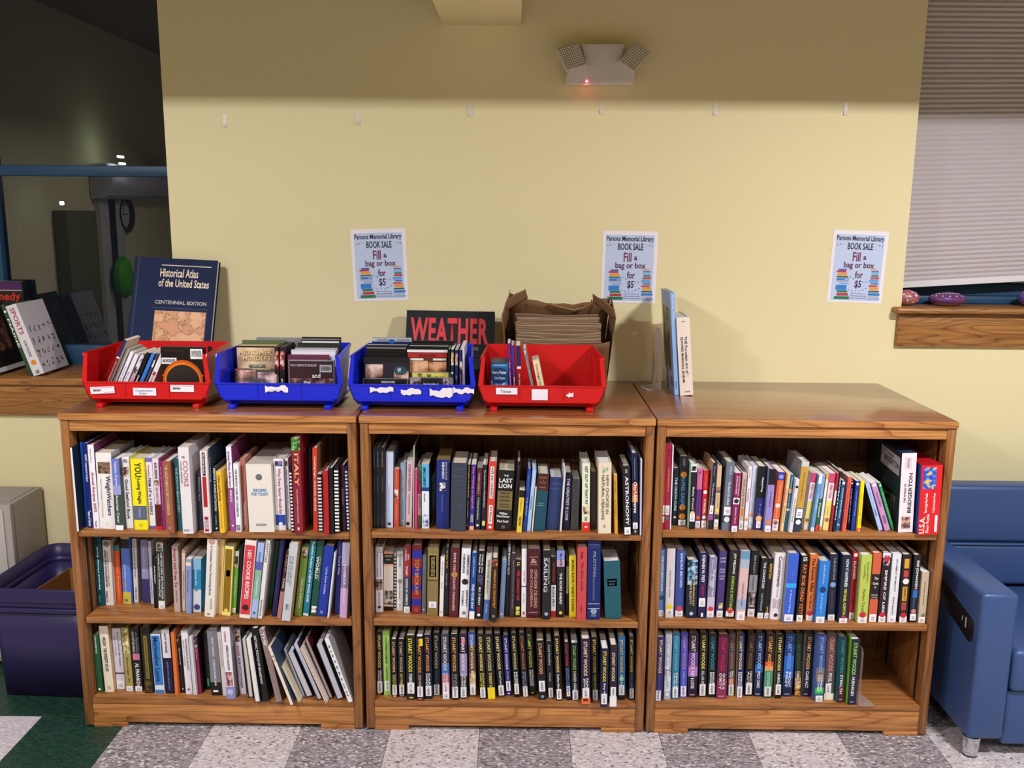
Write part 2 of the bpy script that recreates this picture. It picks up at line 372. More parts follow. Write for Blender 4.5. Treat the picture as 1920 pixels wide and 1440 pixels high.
# ================================================================== bookcases
H_TOP, DEP = 1.0957, .6588
CASES = [(-1.4455, -.4949), (-.4862, .4586), (.4634, 1.4181)]
CNAME = ['left', 'middle', 'right']
def zat(u, v): return ony(u, v, .003).z
SHELF_Z = [[zat(400, 997.0), zat(400, 1159.6), zat(420, 1311)], [zat(945, 999.5), zat(945, 1164), zat(945, 1316)], [zat(1500, 998.5), zat(1500, 1169.5), zat(1600, 1322)]]
ST = .028
for ci, (x0, x1) in enumerate(CASES):
    bc = empty('bookcase', ((x0+x1)/2, DEP/2, 0))
    tag(bc, ['oak two-sided bookcase beside the purple tub, under the first two bins', 'oak two-sided bookcase in the middle, with the paper bag on top', 'oak two-sided bookcase beside the blue sofa, top nearly empty'][ci], 'bookcase', 'oak bookcases against the wall')
    def P(nm, x_0, x_1, y0, y1, z0, z1, m, bevel=.0015):
        o = MB().box(x_0-(x0+x1)/2, x_1-(x0+x1)/2, y0-DEP/2, y1-DEP/2, z0, z1).build(nm, m, bc, bevel=bevel, seg=2); return o
    P('top', x0, x1, .003, DEP, H_TOP-.0215, H_TOP, OAK_TOP, .001)
    P('edge_strip', x0, x1, -.006, .003, H_TOP-.0215, H_TOP-.0002, OAK_X, .002)
    for xs in (x0+.002, x1-.002-ST): P('side_panel', xs, xs+ST, .0, DEP-.004, .006, H_TOP-.0215, OAK_Z, .003)
    a, b = x0+.002+ST, x1-.002-ST
    P('top_rail', a, b, .004, .024, 1.0365, H_TOP-.0225, OAK_X); P('top_rail', a, b, DEP-.03, DEP-.01, 1.0365, H_TOP-.0225, OAK_X)
    P('divider_panel', a, b, .326, .336, .08, 1.036, OAK_BACK_SHADED, 0)
    SZ = SHELF_Z[ci]
    for z in SZ[:2]:
        P('shelf', a+.001, b-.001, .003, .325, z-.0225, z, OAK_SHELF, .003); P('shelf', a+.001, b-.001, .337, DEP-.01, z-.0225, z, OAK_SHELF, .003)
    z = SZ[2]
    P('bottom_shelf', a, b, .002, DEP-.008, z-.022, z, OAK_SHELF, .003)
    for yy in (.004, DEP-.03):
        P('plinth', a, b, yy, yy+.02, .016, z-.0225, OAK_X)
        P('foot_block', a, a+.115, yy-.002, yy+.02, 0, .0155, OAK_X, .001); P('foot_block', b-.115, b, yy-.002, yy+.02, 0, .0155, OAK_X, .001)
    for xs, s in ((a, 1), (b, -1)):      # slotted shelf standards in the sides
        for yy in (.045, .285):
            o = P('shelf_standard', min(xs, xs+s*.0015), max(xs, xs+s*.0015), yy, yy+.014, SZ[2]+.002, 1.03, mat('2a1a10', .5), 0)

# ================================================================== books
PAGES = [rough_paint('paper_'+h, h, bump=.4, scale=900, rough=.9, spec=.1) for h in ('e4dccb', 'd8ccb4', 'ece8e2')]
PAL = {'white': 'eceaec', 'cream': 'ece0c8', 'tan': 'c8b08c', 'brown': '7a5638', 'dark brown': '3a2c24', 'black': '17161a', 'charcoal': '33343a', 'grey': '85868c', 'silver': 'b8bac0', 'navy': '1e2650',
       'blue': '2c50a8', 'light blue': 'a4bfe4', 'sky blue': '5a9ad0', 'teal': '1c5e68', 'green': '2c6a40', 'light green': '8cb858', 'lime': 'b8cc5c', 'yellow': 'f0dc30', 'gold': 'b08c40', 'orange': 'e07438',
       'coral': 'd45a4c', 'red': 'c02430', 'maroon': '5c1c2a', 'crimson': 'a82046', 'pink': 'e07ab0', 'pale pink': 'e8ccd2', 'lavender': 'b0a4d0', 'purple': '5a3a90', 'dark purple': '2c2058', 'magenta': '8a2460', 'peach': 'e8c0a0', 'olive': '8a7a40'}
def cname(h):
    c = [int(h[i:i+2], 16) for i in (0, 2, 4)]
    return min(PAL, key=lambda k: sum((a-b)**2*w for a, b, w in zip(c, [int(PAL[k][i:i+2], 16) for i in (0, 2, 4)], (1, 1.2, 1))))
ORD = 'zeroth first second third fourth fifth sixth seventh eighth ninth tenth eleventh twelfth thirteenth fourteenth fifteenth sixteenth seventeenth eighteenth nineteenth twentieth'.split()
def ordinal(n):
    if n <= 20: return ORD[n]
    if n == 30: return 'thirtieth'
    t = {2: 'twenty', 3: 'thirty', 4: 'forty'}[n//10]
    return t+'-'+ORD[n % 10] if n % 10 else {40: 'fortieth'}[n]

def cover_mesh(w, h, d, kind, bands, cov, bulge):
    """cover boards with a slightly rounded spine; bands: (t0, t1, hex) from the top down"""
    mats = [mat(cov[0], .38), mat(cov[1], .38), mat(cov[2], .38)]
    mb = MB(); tb = .0022 if kind == 'h' else .0007
    tb = min(tb, w*.2); hs = h
    zs = sorted({0.0, 1.0} | {t for b in bands for t in b[:2]})
    n = 4; xs = [w*i/n for i in range(n+1)]; ys = [-bulge*(1-((x-w/2)/(w/2))**2) for x in xs]
    for t0, t1 in zip(zs, zs[1:]):
        mi = 0
        for (a, b, c) in bands:
            if a <= (t0+t1)/2 <= b: mats.append(mat(c, .38)); mi = len(mats)-1
        za, zb = h*(1-t1), h*(1-t0)
        for i in range(n): mb.quad((xs[i], ys[i], za), (xs[i+1], ys[i+1], za), (xs[i+1], ys[i+1], zb), (xs[i], ys[i], zb), mi)
    for zz in (0, h):
        for i in range(n): mb.quad((xs[i], ys[i], zz), (xs[i+1], ys[i+1], zz), (xs[i+1], tb, zz), (xs[i], tb, zz), 0)
    mb.quad((0, tb, 0), (w, tb, 0), (w, tb, h), (0, tb, h), 0)
    mb.box(0, tb, 0, d, 0, h, 1); mb.box(w-tb, w, 0, d, 0, h, 2)
    return mb, mats, tb

def spine_items(root, w, h, y, spec, feats):
    """print and stickers on the spine: items split by |, fields by :"""
    for it in [q for q in spec.split('|') if q]:
        f = it.split(':'); k = f[0]
        if k == 'B': continue
        g = [float(q) for q in f[1:] if q.replace('.', '', 1).replace('-', '', 1).isdigit() and len(q) != 6]
        hx = next((q for q in f[1:] if len(q) == 6 and '.' not in q), None)
        if k == 'L':       # white call-number label with small grey print
            t0, t1 = g[0], g[1]; a0, a1 = (g[2], g[3]) if len(g) > 3 else (.08, .92)
            o = MB().box(w*a0, w*a1, y-.0006, y-.0001, h*(1-t1), h*(1-t0)).build('spine_label', mat('f2f0f4', .6), root)
            q = MB()
            for r in (.35, .55, .7): q.quad((w*(a0+.25*(a1-a0)), y-.0008, h*(1-t0-(t1-t0)*(r+.08))), (w*(a0+.75*(a1-a0)), y-.0008, h*(1-t0-(t1-t0)*(r+.08))), (w*(a0+.75*(a1-a0)), y-.0008, h*(1-t0-(t1-t0)*r)), (w*(a0+.25*(a1-a0)), y-.0008, h*(1-t0-(t1-t0)*r)))
            q.build('label_print', mat('8a8a94', .6), o, fix=False); feats.append('white spine label')
        elif k == 'C':     # barcode sticker
            t0, t1 = g[0], g[1]; a0, a1 = (g[2], g[3]) if len(g) > 3 else (.12, .88)
            o = MB().box(w*a0, w*a1, y-.0006, y-.0001, h*(1-t1), h*(1-t0)).build('barcode_sticker', mat('f0eef4', .55), root)
            q = MB(); m = 9; rr = random.Random(int(w*1e5))
            for i in range(m):
                za = h*(1-t1) + h*(t1-t0)*(.12+.76*i/m); q.quad((w*(a0+.3*(a1-a0)), y-.0008, za), (w*(a0+.7*(a1-a0)), y-.0008, za), (w*(a0+.7*(a1-a0)), y-.0008, za+h*(t1-t0)*(.03+.03*rr.random())), (w*(a0+.3*(a1-a0)), y-.0008, za+h*(t1-t0)*.05))
            q.build('barcode', mat('40404a', .6), o, fix=False); feats.append('white barcode sticker')
        elif k == 'D':     # round sticker
            r = min(w*.36, .0105)*(.62 if g[0] > .9 else 1); cz = h*(1-g[0])
            disc_mb(w/2, cz, y-.0008, r, r).build('dot_sticker', mat(hx or 'f08820', .55), root, fix=False); feats.append(cname(hx or 'f08820')+' dot')
        elif k == 'R':     # plain printed panel t0 t1 a0 a1
            a0, a1 = (g[2], g[3]) if len(g) > 3 else (.08, .92)
            MB().quad((w*a0, y-.0003, h*(1-g[1])), (w*a1, y-.0003, h*(1-g[1])), (w*a1, y-.0003, h*(1-g[0])), (w*a0, y-.0003, h*(1-g[0]))).build('spine_panel', mat(hx, .4), root, fix=False)
        elif k == 'P':     # printed picture t0 t1 c1 c2 c3
            cs = [q for q in f[1:] if len(q) == 6 and '.' not in q] or ['3a2a20', '8a6a50', 'd8b8a0']
            while len(cs) < 3: cs.append(cs[-1])
            a0, a1 = (g[2], g[3]) if len(g) > 3 else (.12, .88)
            MB().quad((w*a0, y-.0003, h*(1-g[1])), (w*a1, y-.0003, h*(1-g[1])), (w*a1, y-.0003, h*(1-g[0])), (w*a0, y-.0003, h*(1-g[0]))).build('spine_picture', photo(cs[0], cs[1], cs[2], 70), root, fix=False); feats.append('small spine picture')
        elif k in 'VUH':   # lettering k:text:hex:t0:t1[:a0:a1]
            s, hx, g = f[1].replace('~', ':'), f[2], [float(q) for q in f[3:]]
            a0, a1 = (g[2], g[3]) if len(g) > 3 else (.24, .76)
            lettering(s, root, w*a0, w*a1, h*(1-g[1]), h*(1-g[0]), y-.0010, hx, k)
            if not any(q.endswith('lettering') for q in feats): feats.insert(0, cname(hx)+' lettering')

def book_object(base, w, h, d, th, col, spec='', kind='h', cov=None, bands=(), pg=0, name='book'):
    """one book: base = bottom-left corner of the spine; th = lean to the right"""
    root = empty(name, base, (0, th, 0)); feats = []
    cov = cov or (col, col)
    bl = [(float(q.split(':')[1]), float(q.split(':')[2]), q.split(':')[3]) for q in spec.split('|') if q.startswith('B:')]
    bulge = 0.0 if kind in 'pbce' else min(.0012, w*.05)
    if kind == 'e':         # fore-edge outwards: boards at the sides, pages in front
        tb = min(.002, w*.2)
        MB().box(0, tb, 0, d, 0, h).box(w-tb, w, 0, d, 0, h).box(0, w, d-.002, d, 0, h).build('cover', mat(cov[0], .4), root)
        MB().box(tb, w-tb, .003, d-.002, .003, h-.003).build('pages', rough_paint('fore_edge', col, bump=.5, scale=900, rough=.9, spec=.1), root)
    elif kind == 'b':       # closed box
        mb = MB(); mb.box(0, w, 0, d, 0, h, 0); me = mb.m
        MB_ = mb.build('box', [mat(col, .45), mat(cov[0], .45), mat(cov[1], .45)], root)
        for p in MB_.data.polygons:
            if p.normal.x < -.9: p.material_index = 1
            elif p.normal.x > .9 or p.normal.z > .9 or p.normal.y > .9: p.material_index = 2
    elif kind == 'c':       # comb bound
        MB().box(w*.15, w*.85, .004, d, 0, h).build('cover', mat(cov[0], .45), root)
        MB().tube([(w/2, .005, .004), (w/2, .005, h-.004)], min(w*.46, .012), 10).build('comb_spine', mat(col, .4), root)
        q = MB(); n = max(8, int(h/.0125)); r = min(w*.46, .012)
        for i in range(n):
            z = .008+(h-.016)*i/n; q.box(w/2-r*.75, w/2+r*.75, .005-r*1.05, .005-r*.55, z, z+(h/n)*.45)
        hx = spec.split('T:')[1][:6] if 'T:' in spec else 'f0eeee'
        q.build('comb_teeth', mat(hx, .4), root); feats.append('comb binding')
    else:
        mb, mats, tb = cover_mesh(w, h, d, kind, bl, (col, cov[0], cov[1]), bulge)
        mb.build('cover', mats, root, fix=False)
        in_ = .0035 if kind == 'h' else .0004
        MB().box(tb, w-tb, tb, d-in_, in_, h-in_).build('pages', PAGES[pg], root)
    spine_items(root, w, h, -bulge, '|'.join(q for q in spec.split('|') if not q.startswith('T:')), feats)
    if kind != 'c' and bl and len(feats) < 2: feats.append(cname(max(bl, key=lambda b: b[1]-b[0])[2])+' band')
    root['_f'] = ''
    del root['_f']
    return root, feats

def describe(w, h, col, kind, feats, bl=0):
    size = 'thick ' if w > .042 else ('thin ' if w < .0115 else '')
    noun = {'h': 'book', 'p': 'paperback', 'e': 'book shelved spine inward', 'c': 'comb-bound book', 'b': 'box'}[kind]
    fs = [q for i, q in enumerate(feats) if q not in feats[:i] and q != 'comb binding'][:2]
    t = f"{size}{cname(col)} {noun}" + (' with ' + ' and '.join(fs) if fs else '')
    if len(t.replace('-', ' ').split()) > 8: t = f"{size}{cname(col)} {noun}" + (' with ' + fs[0] if fs else '')
    return t

def shelf_books(ci, si, rows):
    """rows: (crop origin x, y, scale, [books]); each book: (bl, br, by, tl, ty, colour, spec, kind, covers)"""
    z0 = SHELF_Z[ci][si]; xa, xb = CASES[ci][0]+.032, CASES[ci][1]-.032
    zmax = (1.034 if si == 0 else SHELF_Z[ci][si-1]-.025) - z0
    L = []
    for ox, oy, sc, bks in rows:
        for b in bks:
            bl, br, by, tl, ty, col = b[:6]; spec = b[6] if len(b) > 6 else ''; kind = b[7] if len(b) > 7 else 'h'; cov = b[8] if len(b) > 8 else None
            U = lambda x, y: (ox+x/sc, oy+y/sc)
            p = onz(*U((bl+br)/2, by), z0); Y = min(max(p.y, -.03), .12)
            A, Bq, T = ony(*U(bl, by), Y), ony(*U(br, by), Y), ony(*U(tl, ty), Y)
            w = max(Bq.x-A.x, .004); th = math.atan2(T.x-A.x, T.z-z0); h = (T.z-z0)/math.cos(th)
            L.append([A.x, w, th, min(h, (zmax-.002)/math.cos(th)-abs(w*math.sin(th))), Y, col, spec, kind, cov])
    for it in range(4):       # neighbours may touch, never cut into each other
        for a, b in zip(L, L[1:]):
            hm = min(a[3], b[3])
            v = max(a[0]+a[1]/math.cos(a[2])+z*math.tan(a[2]) - b[0]-z*math.tan(b[2]) for z in (0, hm)) + .0004
            if v > 0:
                da = min(v*.5, max(0, a[1]-.006)); a[1] -= da; r = v-da
                b[0] += r; b[1] = max(.005, b[1]-r)
        for q in L[:3]:
            if q[0] < xa+.0006: q[1] = max(.006, q[1]-(xa+.0006-q[0])); q[0] = xa+.0006
            q[2] = max(q[2], -math.atan((q[0]-xa-.0004)/q[3]))
        e = L[-1]; lim = xb-.0006
        over = e[0]+e[1]-lim
        if over > 0: e[1] = max(.006, e[1]-over); e[0] = min(e[0], lim-e[1])
        e[2] = min(e[2], math.atan(max(0, lim-e[0]-e[1])/e[3]))
    where = f"{['top', 'middle', 'bottom'][si]} shelf, {CNAME[ci]} bookcase"
    for i, (x, w, th, h, Y, col, spec, kind, cov) in enumerate(L):
        nxt = L[i+1] if i+1 < len(L) else None
        d = min(max(.11, h*(.66 if w < .03 else .7)), .318-Y)
        if kind == 'b': d = .29-Y
        zz = z0 + (w*math.sin(th) if th > 0 else 0)
        o, feats = book_object((x, Y, zz+.0003), w, h, d, th, col, spec, kind, cov, pg=i % 3, name='puzzle_box' if kind == 'b' and 'USA' in spec or 'BRIDG' in spec else 'book')
        tag(o, f"{describe(w, h, col, kind, feats)}, {ordinal(i+1)} from left, {where}", 'puzzle box' if o.name.startswith('puzzle') else 'book', f"books on the {where}")
    return L

# ------------------------------------------------------------------ left bookcase
shelf_books(0, 0, [(110, 800, 6.6207, [
 (205, 222, 1300, 107, 262, 'e8e6ea', '', 'h', ('20283a', '1c2a3c')),
 (290, 360, 1240, 218, 195, '0a5ab0', '', 'h', ('0a4a98', '123a80')),
 (362, 430, 1255, 290, 205, '18216e', 'V:MOST requested recipes:e8e8f4:.13:.45|V:Taste of Home:e8e8f4:.79:.98'),
 (437, 512, 1265, 355, 225, 'f2eef4', 'V:Annual Recipes 2002:a8284a:.32:.8:.2:.75|V:Best Ever:9090a0:.05:.22:.35:.55|V:Taste:404050:.9:.98:.35:.6', 'h', ('8a3a70', '7a3468')),
 (515, 705, 1270, 455, 325, 'efeae6', 'P:.12:.27:3a3030:a07a5c:5a4a40|V:WeightWatchers:2c2c5e:.3:.82:.5:.86|V:New Complete Cookbook:b0a8b0:.34:.85:.18:.32|D:.93:e4dedc', 'h', ('c8c4c4', 'b8b6b8')),
 (712, 815, 1285, 650, 400, '3c4a44', 'B:0:.37:6a78c8|B:.37:.5:9aa0d0|B:.93:1:f4f4f8|V:Nathalie Dupree:e8e8f4:.04:.37:.3:.7|V:American Cover:e0e4e0:.5:.9:.3:.65'),
 (832, 930, 1260, 770, 375, 'f0eef0', 'P:.14:.28:40342c:c89a80:e8e0dc|V:Good Seafood Book:26242a:.31:.87:.28:.72|H:PROD:40404a:.03:.08'),
 (945, 1115, 1280, 887, 400, 'f2e41e', 'B:.66:.86:5a6480|V:YOU~:26221a:.05:.27:.3:.78|V:Losing Weight:26221a:.28:.63:.35:.68|V:The Owners Manual:c8c8d4:.68:.82:.42:.56|D:.93:d8c41a'),
 (1125, 1208, 1265, 1068, 385, 'efecf4', 'B:0:.06:7a70c0|B:.96:1:6a60b8|V:Prevention:c05080:.1:.26:.3:.6|V:FIRM UP in 3 WEEKS:3c3c70:.28:.8:.25:.7'),
 (1212, 1285, 1280, 1160, 395, 'e8dce6', 'B:.64:.95:5a1018|B:.95:1:e02020|V:BOB GREENE:303060:.06:.28:.3:.7|P:.3:.38:2a2020:c09078:e8d8d0|V:GET WITH THE:c05080:.4:.63:.3:.7'),
 (1300, 1335, 1280, 1243, 420, '9a2078', 'V:Body for Life and Contract:f0c8e0:.1:.7:.35:.65'),
 (1340, 1435, 1320, 1283, 430, '9a5a40', 'V:THE SOUTH BEACH DIET COOKBOOK:e0c8a8:.05:.75:.3:.65|D:.93:b07860'),
 (1480, 1540, 1290, 1420, 395, '1f5a62', 'V:THE SOUTH BEACH DIET:a8d0d8:.12:.75:.3:.75'),
 (1545, 1700, 1330, 1478, 255, 'e6e2e4', 'H:THE:4a4046:.1:.125:.3:.6|V:COOKS:c87080:.15:.45:.4:.85|V:COLOR TREASURY:4a4046:.16:.42:.14:.28|V:Crescent:8a8a94:.945:.97:.1:.85', 'h', ('d8d4d6', 'd0cccf')),
 (1700, 1790, 1280, 1690, 560, '303044', 'V:Dutton Art:a8a8b8:.1:.5:.3:.6'),
 (1805, 1890, 1320, 1750, 300, 'e8dcdc', 'R:.02:.3:2a2224:.3:.7|R:.31:.68:b01c28:.2:.75|R:.8:.98:a01c30:.2:.75|V:The Urban Gardener:f0ecec:.03:.28:.4:.62|V:2000:e8e8ec:.83:.95'),
 ]), (390, 800, 6.6207, [
 (55, 80, 1305, 5, 270, '142a40', 'V:Gardening:c8d0d8:.1:.4:.3:.7'),
 (82, 135, 1300, 50, 500, '16222e', 'V:KEEPING A HORSE OUTDOORS:f0f0f0:.02:.68:.25:.75|V:Susan McBane:c8ccd0:.75:.9:.35:.6|D:.95:f0f0f0'),
 (150, 220, 1320, 100, 555, 'f0c030', 'V:Cakes and Pastries:5a4414:.06:.48:.3:.75|V:Home Cooking:a87c20:.52:.92:.4:.65'),
 (240, 278, 1275, 212, 700, 'a89078', 'V:SMALL MIRACLES:5a3030:.1:.85:.3:.7'),
 (283, 345, 1300, 222, 250, 'f2eef4', 'B:.48:1:a04a98|V:Artists Photo Reference:5030a0:.05:.47:.25:.7|V:BIRDS:f0e4f0:.51:.65:.3:.7|D:.93:e8d0e8', 'h', ('f2eef4', '84386a')),
 (350, 415, 1305, 312, 460, 'f0f0f4', 'V:THE EVERYDAY DASH DIET COOKBOOK:24305c:.08:.78:.3:.68|P:.9:.98:202028:606068:c0c0c8'),
 (440, 500, 1280, 395, 390, 'b07060', 'V:Desserts:c04040:.1:.6:.2:.7|V:Diabetes Diet:e0c0b0:.62:.93:.3:.75'),
 (515, 830, 1312, 465, 465, 'e8e0d6', 'D:.19:6a6a72|H:RECIPES:4a90c8:.36:.405:.26:.78|H:FOR TODAY:4a90c8:.415:.46:.17:.84|H:GOLDEN:5a7090:.87:.905:.28:.7', 'b', ('e0d8cc', 'cfc6ba')),
 (845, 970, 1285, 808, 400, 'f4f2f6', 'B:.78:.93:2a4ab0|P:.03:.1:18184a:3a3a6a:8a8ab0|V:What Every Senior Should Eat:b02858:.13:.77:.3:.68|D:.91:f0f4fa'),
 (985, 1030, 1270, 945, 390, 'f0eef4', 'V:Ageless BRAIN for Seniors:b82848:.15:.9:.3:.7|P:.04:.11:5a4038:8a6a58:e0c8c0'),
 (1034, 1072, 1320, 1000, 520, '16141a', '', 'c', ('1c1a20', '1c1a20')),
 (1076, 1215, 1325, 1030, 140, '8a2030', 'P:0:.13:1c3a20:4a8a3c:90c070:0:1|V:ITALY:e8c080:.16:.5:.28:.76|V:THE COUNTRY AND ITS CUISINE:e8d8d0:.53:.89:.42:.56|R:.935:.965:f0dcd0:.4:.6'),
 (1228, 1300, 1210, 1205, 260, '201a1e', 'B:.1:.5:2e2830'),
 (1310, 1365, 1305, 1295, 265, 'd03a28', 'V:Cooking Light:f4e8e0:.1:.36:.25:.75|V:ANNUAL RECIPES:f4e8e0:.38:.75:.3:.7', 'h', ('c03020', '8a5a34')),
 (1370, 1435, 1315, 1350, 580, '141216', '', 'c', ('d8d0c4', 'c8bca8')),
 (1440, 1505, 1345, 1420, 550, 'b01c24', 'V:Jewish Family Recipes:6a1018:.1:.8:.05:.25'),
 (1510, 1565, 1335, 1490, 515, '141014', ''),
 (1572, 1645, 1325, 1555, 490, '1c1618', '', 'c', ('2c2224', '2c2224')),
 (1660, 1715, 1300, 1640, 480, '401830', 'V:Cuisine:c0a8c8:.35:.6:.3:.7'),
 (1720, 1765, 1305, 1690, 500, '1a2a80', '', 'c', ('1a2458', '1a2458')),
 ])])
shelf_books(0, 1, [(150, 990, 7.3846, [
 (215, 350, 1080, 150, 115, '0e4a52', 'U:Shrewd Money Book:f0f4f4:.14:.76:.35:.66|U:Lange:8ab0b0:.84:.94:.3:.5'),
 (355, 490, 1070, 300, 170, 'e2d8d0', 'U:ON REPENTANCE AND REPAIR:221e22:.15:.72:.16:.4|U:MAKING AMENDS IN AN UNAPOLOGETIC WORLD:4a444a:.17:.7:.48:.6|U:RUTTENBERG:221e22:.78:.95:.12:.3|D:.06:8a8088', 'p', ('dcd0ca', 'd4c8c4')),
 (495, 590, 1040, 442, 235, 'd8581e', 'B:0:.1:1a7a70|V:Natural Remedies:f0a070:.2:.9:.45:.7'),
 (600, 712, 1055, 560, 125, '5a7ad0', 'B:0:.03:d8c870|B:.03:.17:181830|B:.82:1:c8b850|U:The Smart Guide:f0f0f0:.4:.62:.3:.48|U:Home Office:f0e040:.62:.9:.3:.48|H:QQ:303040:.92:.96:.2:.6'),
 (750, 815, 1030, 715, 150, 'ded8d4', 'V:THE RULES OF MONEY:8a8890:.1:.62:.3:.65|V:PETER LYNCH:6a6670:.76:.95:.3:.65', 'p', ('d8d2d0', 'a8a0a0')),
 (865, 960, 985, 835, 165, '9a98c4', 'B:.62:1:3a3870|V:Home Buying:d8d8ec:.1:.5:.3:.6'),
 (985, 1025, 1050, 940, 180, 'd8d4e4', 'V:Loving Care:5a40a0:.6:.9:.2:.7'),
 (1030, 1085, 1110, 1000, 420, '181014', 'V:Greene Bargains:f0f0f0:.15:.5:.3:.7'),
 (1090, 1180, 1115, 1055, 200, 'f0f0ee', 'R:.13:.88:26362c:.04:.96|P:.02:.12:2a3a2a:808878:e0e4dc|V:KEEP YOUR CASH, LIVE YOUR SOCIAL:f4f4f4:.15:.86:.52:.86|V:Security and Live Worry-Free!:f4f4f4:.17:.82:.14:.44|L:.93:1', 'h', ('f0f0ee', '8a8884')),
 (1305, 1400, 1165, 1265, 255, 'c0a8a0', 'V:Smart and Free To:a03030:.04:.62:.25:.7|V:Janet Luhrs:7a7078:.66:.85:.3:.65', 'p', ('c8b0a0', '9a8a88')),
 (1405, 1460, 1150, 1400, 305, 'e8c8b0', 'V:TUPPENCE FLOOD:b86858:.33:.8:.35:.75', 'p'),
 (1462, 1540, 1190, 1462, 435, '8a9ac8', 'B:0:.06:9a9aa4|B:.06:.12:ead8d0|V:Small Home:5a6aa8:.2:.6:.3:.6', 'p'),
 (1560, 1680, 1170, 1558, 430, '2a90c0', 'B:0:.2:8ac0e0|B:.57:1:e0e4f0|H:Zs:303a60:.56:.6:.2:.6|V:Home Fix:f0f4f8:.2:.5:.3:.5|D:.9:3a4a80', 'p'),
 (1725, 1860, 1235, 1765, 140, 'ece4da', 'D:.03:c89888|V:A Complete Home Decorating Book:5a6a88:.08:.72:.3:.62|V:NICHOLAS BARNARD:9a9aa8:.76:.9:.55:.75|H:DK:3a3a40:.95:.975:.3:.6'),
 ]), (400, 990, 6.8571, [
 (35, 105, 1110, 75, 140, 'e0c080', 'V:Guilt Free Cooking:a88040:.35:.62:.3:.6'),
 (108, 220, 1130, 150, 240, 'f0e080', 'R:.04:.94:8a6a14:.1:.88|P:.34:.43:5a2018:c07850:e8d0b0:.3:.75|D:.92:e8d060'),
 (232, 290, 1110, 275, 300, '6ab040', 'B:0:.25:d8d8d0|P:.08:.24:202020:7a5a38:e8e4d8|V:COUNTRY HOME:c8e8a8:.4:.7:.3:.7|L:.9:.97'),
 (300, 340, 1100, 340, 230, '1a1a22', ''),
 (335, 475, 1165, 412, 165, 'f2e4da', 'R:.06:.95:d83c46:.06:.94|V:1001 COOKIE RECIPES:f6ecec:.12:.75:.32:.7|D:.86:401818'),
 (480, 560, 1160, 575, 195, 'a8bce8', 'B:.25:.36:6060b0|B:.36:.75:88b8a0|V:A Passion for:5070a0:.12:.25:.3:.7|V:Vegetables:e0f0e8:.45:.7:.3:.7|D:.93:4a60a0'),
 (572, 630, 1165, 680, 150, 'eae6e0', 'V:LIFESTYLES:8a8080:.0:.28:.25:.75|V:David Espinosa:302c30:.76:.97:.25:.75'),
 (690, 745, 1045, 790, 165, '2a5a30', 'V:The Great Green Cookbook:508a50:.1:.8:.3:.6', 'h', ('3a6a3c', '1c3c22')),
 (750, 810, 1140, 858, 165, '1c1c50', 'V:Cooking with Herbs:5058a0:.1:.8:.3:.6'),
 (817, 870, 1165, 935, 300, '4a2420', 'B:.6:1:c08078|V:CAKE:f0e8e4:.4:.55:.3:.7|V:A Piece of:c0a098:.05:.3:.3:.7'),
 (876, 985, 1200, 980, 215, 'c6cacf', 'V:THE PILLSBURY:8a9298:.15:.55:.45:.65|V:KITCHENS:8a9298:.15:.5:.15:.35|P:.78:.86:3a4048:707880:c0c8cc:.35:.7', 'h', ('c6cacf', 'b08868')),
 (1045, 1130, 1135, 1140, 250, '7a9a3a', 'P:.02:.15:2a2024:c89a88:d8d4e4|V:MEXICAN EVERYDAY:f0f4e4:.45:.88:.4:.72'),
 (1150, 1225, 1130, 1250, 165, '1a7a90', 'V:Favorite Recipes of NEW ENGLAND:e8f4f8:.02:.82:.25:.75|L:.97:1'),
 (1245, 1330, 1130, 1340, 175, '1c5040', 'V:WORLD:f4f8f4:.2:.5:.15:.55|V:LEGAL FOODS:a8b8a8:.2:.52:.65:.8|P:.87:.96:202020:e8e8e8:ffffff'),
 (1335, 1455, 1140, 1430, 240, '2038a0', 'V:Lynns Cove Cuisine:c8d0f0:.3:.68:.35:.65|H:FB:a0acd8:.92:.96:.3:.6', 'h', ('2038a0', '18245a')),
 (1465, 1482, 1160, 1555, 320, 'e8e8ea', ''),
 (1535, 1620, 1115, 1575, 170, '202a80', 'V:Food & Wine:f0f0f8:.2:.45:.3:.75|V:THE BEST OF:a8b0e0:.05:.18:.4:.6'),
 (1622, 1715, 1160, 1668, 195, 'b0a8c8', 'B:.3:.6:8a7098|B:.6:1:c8a0c8|V:COOKBOOK:f4eef4:.28:.56:.3:.65|V:JUNIOR LEAGUE:f4eef4:.58:.8:.3:.6'),
 ])])
